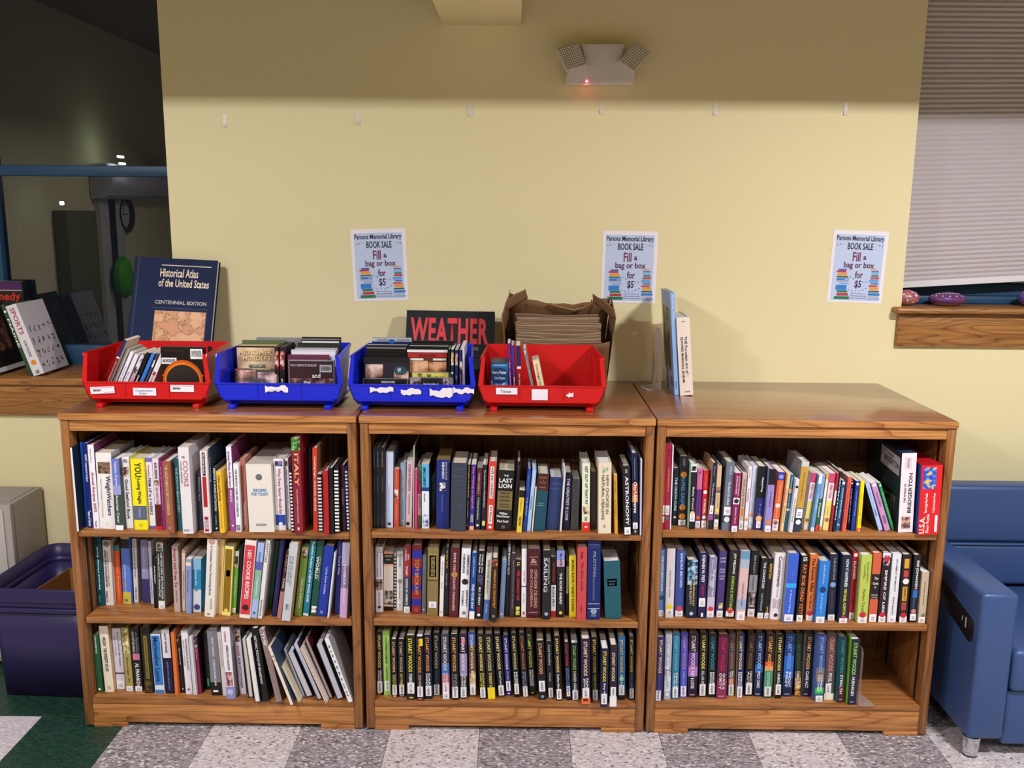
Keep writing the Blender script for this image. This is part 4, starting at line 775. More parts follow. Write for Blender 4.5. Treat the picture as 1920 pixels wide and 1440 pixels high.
# ------------------------------------------------------------------ right bookcase
shelf_books(2, 0, [(1220, 810, 6.6207, [
 (130, 165, 1205, 157, 140, 'a82040', 'V:The Fairy:e87040:.42:.6:.3:.6|L:.72:.83|L:.85:.92'),
 (168, 230, 1205, 207, 145, 'b01e48', 'V:CINDERELLA:e8a050:.28:.56:.35:.65|V:Bell:701030:.06:.14:.3:.6|L:.72:.83|D:.87:2a8a80', 'h', ('b01e48', 'e8e4e8')),
 (233, 250, 1210, 268, 165, 'f0eef2', '', 'p'),
 (263, 325, 1160, 290, 450, '16202c', 'V:THE DEATH CURE:c8e8f8:.16:.74:.3:.75|R:.84:.87:f0f0f0:.3:.7', 'p'),
 (331, 435, 1165, 368, 300, '1e1c20', 'V:ALFRED KROPP:50b0f0:.29:.71:.28:.7|D:.26:e08828|D:.73:e08828|D:.86:f0902a|V:YANCEY:8a8a94:.03:.14:.35:.6|L:.91:.99'),
 (473, 545, 1205, 505, 400, '1e1c24', 'B:0:.12:f0f2f0|P:.03:.1:181818:808080:f0f0f0|V:Baby Proof:e8e4ec:.35:.7:.3:.65|L:.76:.88|D:.75:f0c8a0', 'h', ('a8d0b8', '9ac0b0')),
 (547, 615, 1185, 582, 455, '6a3080', 'B:0:.35:e070a8|V:k:8a2060:.05:.1:.3:.7|D:.83:e87020|L:.89:1', 'p'),
 (622, 690, 1185, 657, 475, 'c82028', 'V:STARGIRL:f4e8e0:.5:.76:.3:.7|V:Stargirl:e89088:.08:.3:.4:.6|D:.38:f0e8e0|R:.78:.86:1c4a38:.05:.95|D:.82:e8e8e0|L:.88:1', 'p'),
 (707, 765, 1205, 777, 385, '1e2440', 'V:The Summer of Love:c8ccd8:.3:.63:.3:.65|V:Sister:8a94b8:.05:.2:.3:.6|L:.64:.77|R:.78:.86:9a50a8:.0:1', 'h', ('c89a70', '1e2440')),
 (777, 835, 1210, 827, 420, 'd8b890', 'B:.33:.39:a87868|B:.39:.42:5a4a48|V:A Love Story:8a6a48:.45:.66:.35:.65|D:.7:f0e850|R:.76:.84:26302e:.05:.95|L:.84:.95'),
 (882, 985, 1225, 947, 375, '6a7284', 'V:CYRUS:c8ccd8:.05:.18:.4:.65|V:The Secret Life of Bees:e0e4ec:.28:.62:.35:.65|L:.65:.77|R:.79:.88:20443a:.0:1|D:.835:e0e4e0', 'h', ('4a5060', '6a7284')),
 (992, 1075, 1240, 1047, 510, '8a2058', 'V:COURTING:f0d8e4:.05:.38:.6:.8|V:DISASTER:f0d8e4:.05:.36:.25:.45|B:.42:.53:f0ecf0|D:.475:2a1a2c|V:Jennie Haws:f0d8e4:.58:.86:.35:.65|L:.9:1', 'p'),
 (1087, 1150, 1215, 1142, 510, 'd4c0ac', 'V:THE LAKE PARK:9a8068:.1:.6:.35:.7|R:.62:.76:d88838:.3:.8|L:.84:.99', 'p'),
 (1147, 1200, 1220, 1212, 430, 'eae4ea', 'V:Lizzie:d07090:.35:.55:.3:.7|V:TUTOR:8a8a98:.04:.18:.3:.6|D:.83:f09028|L:.89:.97', 'p'),
 (1207, 1265, 1200, 1272, 420, 'd8dcf0', 'V:THE HALF LIFE OF:a0a8cc:.25:.75:.35:.65|D:.78:f0901c|L:.85:.97'),
 (1273, 1390, 1215, 1342, 430, '16161a', 'B:.5:1:2c2e70|V:Naked Prey:f0f0f4:.17:.4:.4:.65|V:S o J:8a90c8:.58:.75:.4:.6|D:.82:f0b478|L:.86:.97:.25:.75'),
 (1403, 1488, 1240, 1470, 460, '9a88c8', 'B:0:.25:1a1822|V:Twilight:6a5898:.35:.6:.35:.65|D:.85:e8882a|L:.9:1', 'h', ('8a98d0', '9a88c8')),
 (1497, 1580, 1225, 1585, 500, 'e0683c', 'B:0:.14:3a40a0|D:.08:8a98e0|V:MISS FORTUNE:f0c0a0:.2:.5:.4:.7|D:.57:f0e0d8|V:Sandi:f0c0a0:.6:.78:.35:.6|L:.81:1|D:.86:a87860', 'p'),
 (1607, 1648, 1235, 1700, 520, 'e8c890', 'B:.25:.5:e8a878|V:Shakespeare:a87830:.55:.85:.3:.7', 'p'),
 (1652, 1695, 1230, 1740, 530, '2a6890', 'B:.25:.33:e0b0a0|B:.6:.64:f0f0f0|V:The Storyteller:d8e8f0:.05:.24:.3:.7|V:Girl in Blue:a8d0e8:.36:.58:.3:.7', 'p'),
 (1708, 1760, 1250, 1800, 590, 'dcdce0', 'D:.14:181818|V:This Lullaby Song:5a5a68:.35:.8:.35:.65', 'p'),
 (1768, 1858, 1240, 1880, 370, 'c89a40', 'B:0:.07:c8ccd4|B:.66:1:2c3c50|V:River Cross My Heart:8a5c1c:.15:.55:.4:.62|L:.67:.8|R:.82:.9:1c3c34:.0:1|D:.86:e8ece8', 'h', ('8a8c92', 'c0c0c4')),
 ]), (1500, 810, 6.6207, [
 (38, 105, 1215, 145, 510, 'f0e0e4', 'B:0:.17:d04870|B:.5:.9:e8d878|B:.9:1:ead8d0|V:RED-TAIL:c84870:.2:.46:.3:.7|D:.83:9a6a58', 'p'),
 (127, 175, 1235, 238, 540, '6a9ac8', 'B:0:.15:e0e8f0|V:Something Blue:d8ecf8:.35:.62:.3:.7|L:.93:1', 'p'),
 (182, 225, 1225, 275, 540, '2a6a48', 'B:0:.42:8ab0e0|B:.9:1:e04a38|V:Peeled:f0f4ec:.5:.75:.25:.75', 'p'),
 (233, 268, 1225, 328, 520, 'e8e0d8', 'B:0:.1:e0a858|B:.93:1:e88858', 'p'),
 (277, 355, 1225, 372, 515, 'f0e0e4', 'B:0:.17:d04870|B:.48:1:ead878|V:RED-TAIL:c84870:.2:.44:.3:.7|D:.81:a86a58|V:E. Lockhart:c8a838:.58:.74:.35:.6', 'p'),
 (363, 398, 1235, 458, 510, 'a83040', 'B:.3:.55:e8e0e0', 'p'),
 (400, 432, 1240, 495, 490, '20222a', 'V:SEVENTEEN:e8e8ec:.1:.8:.25:.75', 'p'),
 (437, 500, 1225, 520, 605, '1a60a0', 'V:A Song for Summer Ibbotson:e8f0f8:.15:.75:.3:.7|D:.05:e8f0f8|H:is:e0f0f8:.85:.9', 'p'),
 (512, 570, 1240, 590, 560, 'e06050', 'V:The Truth About Forever:a83838:.1:.85:.35:.65', 'p', ('d8503c', '9a3028')),
 (583, 620, 1215, 637, 605, '181a28', 'D:.05:f0f0f0|V:Along for the Ride:e8e8f0:.15:.85:.3:.7', 'p'),
 (623, 685, 1230, 688, 610, '2038a0', 'D:.06:f0f0f8|V:Lock and Key:a8c0f4:.2:.7:.4:.65', 'p'),
 (697, 753, 1240, 748, 610, 'f0dc20', 'B:.93:1:e04828|V:Someone Like You:a89414:.25:.85:.4:.62|D:.97:f8f0e8', 'p'),
 (975, 1030, 1230, 808, 640, 'b0c4f0', 'V:What Happened to Goodbye:8098d8:.1:.55:.3:.6|V:DESSEN:5068b8:.55:.7:.3:.65', 'p', ('2a2a30', 'b0c4f0')),
 (1055, 1125, 1235, 878, 640, 'c890c0', 'V:Keeping the Moon:8a6aa8:.2:.5:.25:.75|V:DESSEN:6a4a90:.68:.85:.3:.7|D:.05:f0e0f0', 'p'),
 (1140, 1178, 1220, 968, 640, '2a9a5a', 'D:.05:f0f4f0|V:Just Listen:a8e0bc:.2:.75:.3:.7', 'p'),
 (1214, 1395, 1250, 1268, 265, 'ecdfe4', 'R:.05:.2:d8ccd2:.22:.72|V:Puzzle:8a7a84:.07:.18:.4:.54|U:BRIDGERTON:201c24:.25:.75:.55:.8|U:THE WORLD OF:3a343c:.38:.62:.27:.4|P:.8:.95:3a4058:a86848:c8b0a0:.2:.8', 'b', ('2a2e34', '26344c')),
 (1460, 1733, 1280, 1515, 415, 'd81c24', 'P:.03:.34:1c4ac0:2a60d8:e0c040:.1:.72|U:Extra Large Floor Puzzle:f4f0f0:.4:.68:.24:.4|U:51 Easy Clean Jumbo Pieces:f4f0f0:.4:.68:.62:.76|U:U.S.A.:f6f6fa:.74:.98:.04:.3|U:Floor Puzzle:f0e8e8:.7:.97:.36:.5|R:.72:.96:f0eaec:.78:.9', 'b', ('34448c', 'b8161e')),
 ])])
shelf_books(2, 1, [(1220, 1000, 7.1111, [
 (93, 180, 1105, 122, 210, '5a90d0', 'V:THE LONG BRIGHT DAYS:e8f2fc:.1:.62:.3:.65|D:.72:24487a|L:.91:1', 'h', ('5a90d0', '5a90d0')),
 (192, 300, 1125, 222, 205, 'e0d8e0', 'V:THE POSTAL RIDER:a098a8:.3:.7:.35:.55|D:.84:f0dc28|L:.87:.96'),
 (317, 435, 1105, 347, 235, '3a509a', 'V:SANDRA BROWN:e0e0f0:.03:.55:.45:.72|V:WHERES TRUE:5068b0:.6:.8:.3:.6|D:.88:d04858|L:.91:1'),
 (467, 608, 1130, 493, 355, '1c2430', 'P:0:.42:101820:4a80a8:b0d0e0:.05:.95|V:UNCONQUERABLE SUN:f0c090:.18:.78:.56:.74|V:KATE ELLIOTT:e8d0b0:.36:.76:.28:.46|D:.92:a8d0e8'),
 (627, 725, 1130, 658, 260, '241a50', 'V:STEPHEN W. FREY:f4f2f8:.03:.45:.32:.72|V:THE NET:b03070:.47:.66:.3:.7|L:.69:.82|R:.92:.98:f0f0f4:.4:.7'),
 (742, 838, 1135, 792, 320, '8a88a8', 'P:.2:.5:6a6890:9a98b8:b8b6cc|V:THE LEWIS MAN:f0eef4:.2:.65:.5:.75|V:Peter:d8d4e4:.05:.2:.3:.5|D:.84:d83848|B:.65:.98:c8c0d4|L:.87:.97'),
 (867, 963, 1115, 922, 240, '4a3a78', 'H:JAMES:d8d4e8:.09:.12:.15:.85|H:JOYCE:d8d4e8:.14:.175:.15:.85|H:PORTRAIT:c8c4dc:.26:.285:.15:.85|H:OF AN ARTIST:c8c4dc:.3:.325:.1:.9|H:AS A YOUNG:c8c4dc:.36:.385:.1:.9|H:MAN:c8c4dc:.4:.425:.2:.8|P:.78:.87:5a4820:a89858:e8e0b8:.3:.85|L:.9:1'),
 (987, 1108, 1135, 1063, 230, '201c1c', 'V:JOY FIELDING:f4f2f0:.04:.34:.36:.68|V:SOMEONE IS WATCHING:a0d050:.37:.87:.36:.68|D:.88:d83040|L:.89:.97'),
 (1137, 1253, 1155, 1213, 235, 'd8b8b8', 'B:0:.12:6a98b8|B:.12:.25:a8b4c8|B:.7:.85:a0b0d0|V:CHARLES FRAZIER:8a8098:.45:.8:.4:.6|L:.88:1'),
 (1277, 1385, 1110, 1348, 240, '1a1a1e', 'B:.36:.63:9a98a0|B:.63:1:3a2c30|V:KEN FOLLETT:a8a8b0:.06:.34:.35:.6|V:PAPER MONEY:70707a:.38:.6:.35:.6|P:.64:.85:181418:6a5a60:c0b8bc|L:.88:1'),
 (1412, 1500, 1130, 1482, 335, '181a20', 'V:THE CHANCE KID:e8ecf4:.06:.5:.35:.7|V:OLEN STEINHAUER:a0a8b8:.58:.88:.35:.65|L:.91:1', 'h'),
 (1507, 1575, 1130, 1577, 340, '1a1a1e', 'V:BERNSTEIN:e8b848:.08:.33:.3:.75|V:JANE:e8b848:.8:.9:.3:.7|L:.91:1'),
 (1587, 1728, 1150, 1663, 270, 'ece4ea', 'V:Commitments:3a363c:.04:.5:.35:.68|V:Nurse:b0a8b0:.52:.66:.4:.6|P:.68:.85:c8c0c4:b0a4a8:ece4ea|D:.93:26242a'),
 (1762, 1898, 1190, 1843, 270, '3a60d0', 'B:.43:.49:38a8f0|V:The Thursday Pub:5a80e8:.08:.4:.4:.6|V:A Woman Talking:c8dcfc:.52:.85:.4:.6|L:.88:.98', 'h', ('8a8c98', '3a60d0')),
 ]), (1480, 1000, 6.6207, [
 (77, 163, 1095, 155, 280, '201414', 'V:IS:f0f0f0:.02:.08:.25:.8|V:FAT BOB DEAD YET?:e88040:.13:.88:.3:.8|L:.9:1'),
 (197, 300, 1080, 263, 265, 'd8743a', 'V:The Darwin Affair:2a1810:.05:.57:.3:.68|V:Tim Mason:5a2c18:.6:.82:.35:.6|R:.85:.9:8a8078:.05:.95|D:.89:c02838|L:.91:1'),
 (308, 438, 1110, 378, 345, '2a80d8', 'V:BLAKE CROUCH:c0e0f8:.06:.36:.4:.55|D:.46:183a70|V:RUN FOR IT:c0e0f8:.52:.85:.4:.55|L:.9:1', 'h', ('2a70c8', '2a80d8')),
 (467, 563, 1080, 512, 260, '26283a', 'V:THE QUESTION:a8a8b4:.05:.38:.4:.7|D:.455:88a8e0|V:LEE CHILD:5a5a68:.55:.82:.35:.6|L:.91:1', 'h', ('16161c', '26283a')),
 (605, 723, 1110, 665, 270, '1c2436', 'V:HOW IT HAPPENED:f0f2f6:.06:.47:.36:.66|V:MICHAEL KORYTA:f0e040:.5:.88:.36:.66|D:.91:c03040|L:.93:1', 'h', ('182844', '1c2436')),
 (732, 808, 1065, 793, 235, 'b82028', 'D:.04:f0e0e0|V:RUNNER:f4ecec:.13:.4:.25:.72|V:PATRICK LEE:8a1820:.42:.75:.25:.7|L:.9:1'),
 (828, 963, 1110, 893, 270, 'b8c858', 'V:ELIZABETH:8a9a40:.1:.4:.6:.76|V:LOWELL:7a8a38:.14:.35:.3:.46|V:Perfect Touch:7a8a38:.5:.84:.35:.6|D:.88:c82838|L:.91:1', 'h', ('c8d080', 'b8c858')),
 (978, 1078, 1105, 1048, 245, 'd06040', 'B:.3:.66:1e1a20|H:The:e8e0dc:.34:.38:.3:.8|H:Guest:e8e0dc:.41:.45:.15:.85|H:in:e8e0dc:.47:.5:.4:.6|H:BENTLEY:c8c0bc:.59:.61:.1:.9|H:LITTLE:c8c0bc:.625:.645:.15:.85|L:.88:.99'),
 (1093, 1193, 1100, 1165, 240, '1e1a20', 'B:0:.07:e8e4ea|D:.09:c03048|P:.03:.18:181418:e8e4e8:a83040|V:EMPIRE OF LIES:f4f2f4:.25:.86:.4:.7|V:Raymond Khoury:8a2c34:.36:.7:.15:.32|D:.89:c82838|L:.91:1'),
 (1213, 1318, 1105, 1288, 255, 'e4e2e8', 'V:AN OBJECT OF BEAUTY:3a383e:.07:.55:.4:.62|V:STEVE MARTIN:6a686e:.62:.88:.4:.58|L:.91:.99'),
 (1353, 1458, 1105, 1415, 265, '1e1a1c', 'R:.06:.2:d8a030:.2:.75|R:.23:.33:c04448:.2:.75|D:.39:f0ece8|R:.47:.68:d8a030:.2:.75|R:.7:.82:a84440:.2:.75|V:FIREFLY:4a3010:.49:.66:.4:.58|D:.89:c02838|L:.91:1'),
 (1483, 1568, 1105, 1555, 270, '1c1c22', 'V:IRIS JOHANSEN:f4f4f8:.08:.5:.3:.75|R:.52:.63:2a70c0:.2:.85|V:Deadlock:4a78b8:.64:.78:.3:.6|D:.83:c88888|L:.87:.97'),
 (1593, 1688, 1110, 1650, 480, 'c8b498', 'V:ECCE AND OLD EARTH:6a5a48:.2:.65:.42:.56|P:.78:.88:4a4a38:8a8468:c8b498:.3:.8|L:.89:1', 'p', ('d8c4a4', 'c8b498')),
 ])])
shelf_books(2, 2, [(1210, 1160, 6.8571, [
 sw(118, 215, 1060, 147, 235, '2a2468', 'f0d890', 'SON OF STONE', '5a60a0', 'C:.83:.99:.05:.75'),
 sw(237, 320, 1040, 262, 180, 'b0b4c0', 'f4f4f8', 'DIRT', 'd8dce8', '', 'R:.9:.94:f0f0f4:.25:.7|P:.5:.88:8a8c98:c0c4d0:e0e4ec:.02:.98', None, .17, .54),
 sw(337, 425, 1030, 357, 185, '2a7a9a', '80b8d0', 'DEAD IN/THE WATER', 'f0f4f8', 'C:.82:.98'),
 sw(442, 530, 1015, 462, 180, '4a48b8', 'c89890', 'SWIMMING TO CATALINA', 'a8a8e8', 'C:.82:.98'),
 sw(543, 660, 1010, 567, 185, '2a1830', 'f0e0e0', 'FAST & LOOSE', 'f4f0f4', '', 'B:.3:.52:6a3a98|B:.52:.67:b078c0|B:.67:1:20142c|R:.95:.97:9a94a0:.2:.75'),
 sw(683, 780, 1005, 708, 180, '16141a', 'f0d860', 'BEL-AIR DEAD', 'c8c8d0', 'C:.8:.98'),
 sw(803, 900, 1010, 823, 195, '182024', '3a98a0', 'INDECENT/EXPOSURE', 'f4f4f4', 'C:.78:.95'),
 sw(913, 1038, 1030, 948, 205, '5a1c40', 'd02858', 'QUICK &/DIRTY', 'f4e8f0', '', 'B:.7:1:8a3058|R:.95:.97:c090a8:.2:.75'),
 sw(1057, 1140, 995, 1078, 180, '4a4448', 'c07868', 'BELOW/THE BELT', 'f0e8e4', 'C:.82:.99', 'P:.72:.82:c83820:f07030:302020'),
 sw(1168, 1250, 1010, 1193, 190, '2c2870', 'f0e060', 'DESPERATE/MEASURES', 'f0f0f4', 'C:.83:1', '', ('d8c030', '2c2870')),
 sw(1273, 1373, 995, 1323, 185, '1c1416', '8a6840', 'UNNATURAL/ACTS', 'e8e4e0', 'C:.79:.97'),
 sw(1393, 1495, 1000, 1433, 185, '1c2450', 'a8c8f0', 'WILD CARD', 'f0f4fa', '', 'B:.5:.62:2a68b8|R:.95:.97:8a98b8:.2:.75'),
 sw(1513, 1620, 1020, 1563, 195, '241c1c', 'f0b060', 'CONTRABAND', 'b8d8c8', 'C:.82:.97', 'B:.43:.5:d85028|B:.5:.57:e0a060|B:.57:.9:4a9078|B:.9:1:1c5a3c'),
 sw(1658, 1745, 1025, 1693, 205, '161a1c', 'f0e080', 'UNBOUND', 'f0f4f4', 'C:.78:.94', '', ('b89a50', '161a1c')),
 sw(1758, 1880, 1000, 1808, 190, '1c3a80', '80b0f0', 'SHOOT/FIRST', 'f4f6fa', '', 'B:.35:.7:2a6ad0|B:.85:1:18284a|R:.95:.97:8a98b8:.2:.75'),
 ]), (1480, 1160, 6.8571, [
 sw(63, 140, 1000, 88, 185, '1c2420', '2a6a50', 'TURBULENCE', 'f4f4f0', '', 'B:.6:1:6a5030|P:.7:.98:2a1c14:a8743c:e0c080:.02:.98'),
 sw(158, 265, 1000, 215, 195, '1c1c34', 'f0b860', 'CLASS ACT', 'f4f0f4', '', 'R:.95:.97:8a8aa0:.2:.7', ('c0b898', '1c1c34')),
 sw(325, 430, 1065, 375, 205, '3a4a80', '8ab0f4', 'CRIMINAL/MISCHIEF', 'f0f0f4', 'L:.91:1', 'B:.5:.7:7a7068|B:.79:.88:38c850', ('5a7ab8', '3a4a80')),
 sw(442, 570, 1045, 492, 195, '5a4a50', 'd89080', 'FOUL PLAY', 'f4f0f0', 'C:.75:.9:.1:.65', 'B:.9:1:f0ecd8'),
 sw(608, 700, 1080, 648, 235, '1c3440', '2a98a0', 'STEALTH', 'f4f4f4', '', 'B:.75:1:4a1c28|R:.94:.96:a08890:.3:.7', ('127078', '1c3440'), .05, .54),
 sw(743, 853, 1105, 803, 265, '1c2038', 'a0e060', 'HUSH-HUSH', 'f4f4fa', '', 'R:.95:.965:9a98a8:.3:.7', ('8ad030', '1a1c26'), .05, .54),
 ])])

pz = next(o for o in bpy.data.objects if o.name == 'puzzle_box')      # the side of the first puzzle box: plaque and house front
pq = MB().box(0, .15, -.0012, 0, 0, .062).build('box_plaque', mat('b8b0b4', .5), pz); pq.location = (0, .165, .195); pq.rotation_euler = (0, .06, -math.pi/2)
lettering('BRIDGERTON', pq, .03, .145, .02, .04, -.0016, '302c34'); lettering('THE WORLD OF', pq, .05, .105, .046, .052, -.0016, '4a444c')
for k in range(3):
    wn = MB().box(0, .026, -.001, 0, 0, .05).build('printed_window', mat('4a4a44', .5), pz); wn.location = (0, .25-.034*k, .268); wn.rotation_euler = (0, 0, -math.pi/2)
wn = MB().box(0, .16, -.001, 0, 0, .1).build('printed_crowd', photo('1c1a1c', '5a4038', '8a7468', 26), pz); wn.location = (0, .2, .01); wn.rotation_euler = (0, 0, -math.pi/2)

# ================================================================== things on top of the bookcases
ZT = H_TOP + .0003
def spin(o): return o
# ---- stacking bins
def make_bin(x0, x1, y0, h, light, dark, label):
    W_ = x1-x0; D_ = .276; B = empty('storage_bin', ((x0+x1)/2, y0, ZT)); tag(B, label, 'bin', 'plastic stacking bins on the bookcases')
    m = mat(h, .3, spec=.5); a = W_/2; t = .003
    def xw(z, y): return a - (.026*(1-(z-.014)/.071) if z < .085 else .012*(z-.085)/.095) - .012*y/D_     # half width tapers downwards and to the rear
    prof = [(.03, .014), (0, .036), (0, .085), (.004, .18), (D_, .18), (D_-.012, .014)]
    for s in (-1, 1):
        mb = MB(); P = [(s*xw(z, y), y, z) for y, z in prof]; Q = [(s*(xw(z, y)-t), y, z) for y, z in prof]
        n = len(P); mb.v = P+Q; mb.f = [tuple(range(n)), tuple(range(2*n-1, n-1, -1))] + [(i, (i+1) % n, n+(i+1) % n, n+i) for i in range(n)]; mb.m = [0]*len(mb.f)
        mb.build('side_wall', m, B)
        q = MB()    # rolled rim and the vertical front flange
        q.hexa([(s*xw(.172, 0), .0, .172), (s*(xw(.172, 0)+.003), 0, .172), (s*(xw(.172, D_)+.003), D_, .172), (s*xw(.172, D_), D_, .172), (s*xw(.18, 0), .004, .181), (s*(xw(.18, 0)+.003), .004, .181), (s*(xw(.18, D_)+.003), D_, .181), (s*xw(.18, D_), D_, .181)])
        q.hexa([(s*xw(.085, 0), -.001, .085), (s*(xw(.085, 0)-.016), -.001, .085), (s*(xw(.085, 0)-.016), .002, .085), (s*xw(.085, 0), .002, .085), (s*xw(.18, 0), .003, .18), (s*(xw(.18, 0)-.012), .003, .18), (s*(xw(.18, 0)-.012), .006, .18), (s*xw(.18, 0), .006, .18)])
        q.build('rim', m, B)
        MB().box(s*(a-.052)-.011, s*(a-.052)+.011, -.004, D_-.03, 0, .0135).build('foot_rail', m, B, bevel=.002)
    f = MB()
    for z0_, y0_, z1_, y1_ in ((.036, 0, .085, 0), (.014, .03, .036, 0)):
        A, C = xw(z0_, y0_)-.001, xw(z1_, y1_)-.001
        f.hexa([(-A, y0_, z0_), (A, y0_, z0_), (A, y0_+t, z0_), (-A, y0_+t, z0_), (-C, y1_, z1_), (C, y1_, z1_), (C, y1_+t, z1_), (-C, y1_+t, z1_)])
    f.build('front_wall', m, B)
    MB().box(-a+.03, a-.03, -.004, .002, .031, .037).box(-a*.34, -a*.34+.003, -.003, 0, .037, .084).box(a*.34, a*.34+.003, -.003, 0, .037, .084).box(-a+.004, a-.004, -.003, .004, .083, .087).build('front_lip', m, B)
    A, C = xw(.014, D_), xw(.18, D_)
    MB().hexa([(-A, D_-.012, .014), (A, D_-.012, .014), (A, D_-.009, .014), (-A, D_-.009, .014), (-C, D_-.001, .183), (C, D_-.001, .183), (C, D_+.003, .183), (-C, D_+.003, .183)]).build('rear_wall', m, B)
    MB().box(-a+.024, a-.026, .03, D_-.012, .013, .016).build('floor_plate', m, B)
    return B
def sticker(B, x0, x1, z0, z1, lines=(), bars=False, torn=0, rot=0):
    o = empty('paper_label') if False else None
    mb = MB(); n = 7
    if torn:
        r = random.Random(torn); top = [(x0+(x1-x0)*i/n, z1-(z1-z0)*r.random()*.45) for i in range(n+1)]; bot = [(x1-(x1-x0)*i/n, z0+(z1-z0)*r.random()*.35) for i in range(n+1)]
        mb.prism(bot[::-1]+top[::-1], -.0052, -.0044, 'y')
    else: mb.box(x0, x1, -.0052, -.0044, z0, z1)
    o = mb.build('paper_label', mat('ece6ee', .6), B); o.rotation_euler = (0, rot, 0)
    for s, hx, a0, a1, t0, t1 in lines: lettering(s, o, x0+(x1-x0)*a0, x0+(x1-x0)*a1, z0+(z1-z0)*t0, z0+(z1-z0)*t1, -.0055, hx, 'H', 'writing')
    if bars:
        q = MB(); r = random.Random(5)
        for i in range(14):
            xa = x0+(x1-x0)*(.1+.34*i/14); q.quad((xa, -.0055, z0+(z1-z0)*.35), (xa+.001+.0012*r.random(), -.0055, z0+(z1-z0)*.35), (xa+.001, -.0055, z0+(z1-z0)*.65), (xa, -.0055, z0+(z1-z0)*.65))
        q.build('barcode', mat('5a5258', .6), o, fix=False)
RED, BLU = 'cc1418', '1626cc'
B1 = make_bin(-1.403, -.982, .085, RED, 0, 0, 'red plastic bin full of leaning cases, in front of the atlas')
B2 = make_bin(-.970, -.551, .085, BLU, 0, 0, 'blue plastic bin with one torn paper label, beside the red one')
B3 = make_bin(-.535, -.118, .085, BLU, 0, 0, 'blue plastic bin with four torn labels, in front of the weather book')
B4 = make_bin(-.111, .307, .085, RED, 0, 0, 'red half-empty plastic bin in front of the brown paper bag')
def bx(B, u): return ony(u, 735, .085).x - B.location.x
sticker(B1, bx(B1, 173), bx(B1, 218), .055, .078, [('PROPERTY OF THE LIBRARY', 'a89aa0', .05, .95, .78, .92), ('0005', 'a06068', .55, .95, .12, .22)], True, rot=-.05)
sticker(B1, bx(B1, 251), bx(B1, 294), .043, .068, [('Construction', '3a6a80', .1, .85, .5, .8), ('Color', '3a6a80', .25, .6, .12, .42)])
sticker(B1, bx(B1, 321), bx(B1, 365), .056, .079, [('PROPERTY OF THE LIBRARY', 'a89aa0', .05, .95, .78, .92)], True)
sticker(B2, bx(B2, 498), bx(B2, 541), .055, .082, [('Stickers', 'c8c0cc', .2, .7, .3, .5)], torn=3)
for k, (u0, u1, z0, z1) in enumerate(((694, 738, .058, .083), (752, 790, .05, .077), (806, 849, .042, .081), (850, 889, .056, .083))): sticker(B3, bx(B3, u0), bx(B3, u1), z0, z1, torn=11+k)
sticker(B4, bx(B4, 930), bx(B4, 970), .058, .08, [('Tissue', '5a6a78', .2, .7, .25, .7)], torn=0)
sticker(B4, bx(B4, 997), bx(B4, 1027), .04, .076); sticker(B4, bx(B4, 1062), bx(B4, 1075), .05, .068, torn=23)

# ---- what is in the bins
LIPY = .12
BINX = ((-1.403, -.982), (-.970, -.551), (-.535, -.118), (-.111, .307))
def fit_bin(x0, x1):
    for a, b in BINX:
        if a < (x0+x1)/2 < b:
            w = min(x1-x0, b-a-.08); x0 = min(max(x0, a+.04), b-.04-w); return x0, x0+w
    return x0, x1
def leaner(crop, bl, br, tl, ty, col, spec, label, Y=.15, kind='p', cov=None, cat='book', name='book', zb=None, depth=.11, th=None):
    """a case or book seen spine first; the crop row y=770 is where the front lip hides it"""
    ox, oy, sc, ly = crop; zb = zb or ZT+.0165
    A, Bq, T = ony(ox+bl/sc, oy+ly/sc, Y), ony(ox+br/sc, oy+ly/sc, Y), ony(ox+tl/sc, oy+ty/sc, Y)
    th = math.atan2(T.x-A.x, T.z-A.z) if th is None else th; w = (Bq.x-A.x)*math.cos(th)-.0016
    z0 = zb + max(0, w*math.sin(th)); x = A.x - (A.z-z0)*math.tan(th)
    h = (T.z-z0)/math.cos(th); x = fit_bin(x, x+w)[0] if th < .2 else x
    o, f = book_object((x, Y, z0), w, h, depth, th, col, spec, kind, cov, name=name); tag(o, label, cat); return o
C1 = (140, 600, 6.6207, 770)
leaner(C1, 388, 440, 655, 240, '8a1c24', 'B:0:.34:20285a|B:.34:.37:e8e0e0|V:The Court Companion:f0d8c8:.42:.9:.3:.65', 'dark red paperback with starry flag top, leaning in the first red bin', .13, 'p', ('7a2028', 'c8b8a8'), th=.45, zb=ZT+.05)
leaner(C1, 470, 522, 685, 352, 'cfcace', '', 'clear disc case leaning against the dark red paperback', .15, 'p', ('c8c4c8', 'b4b0b4'), 'case', 'disc_case', th=.45, zb=ZT+.0165)
leaner(C1, 530, 590, 722, 385, 'e8e4ee', 'V:Alice Stories:a8a4b0:.3:.85:.35:.6', 'white disc case, nearest to the clear one in the red bin', .15, 'p', ('dcd8e0', 'c8c4cc'), 'case', 'disc_case', th=.45, zb=ZT+.0165)
leaner(C1, 597, 665, 768, 420, 'e4e0ea', 'V:Short Stories:8a8690:.4:.9:.3:.5', 'white disc case with grey lettering, in the first red bin', .15, 'p', ('dcd8e0', 'c8c4cc'), 'case', 'disc_case', th=.45, zb=ZT+.0165)
leaner(C1, 672, 735, 822, 395, 'b0a8b4', 'P:0:.45:403c44:c0b8c0:e8e4e8:.05:.95|P:.5:.8:a86a80:d8b0bc:8a7088:.05:.95', 'grey disc case with mottled picture spine in the first red bin', .15, 'p', ('b8b0b8', 'a8a0a8'), 'case', 'disc_case', th=.45, zb=ZT+.0165)
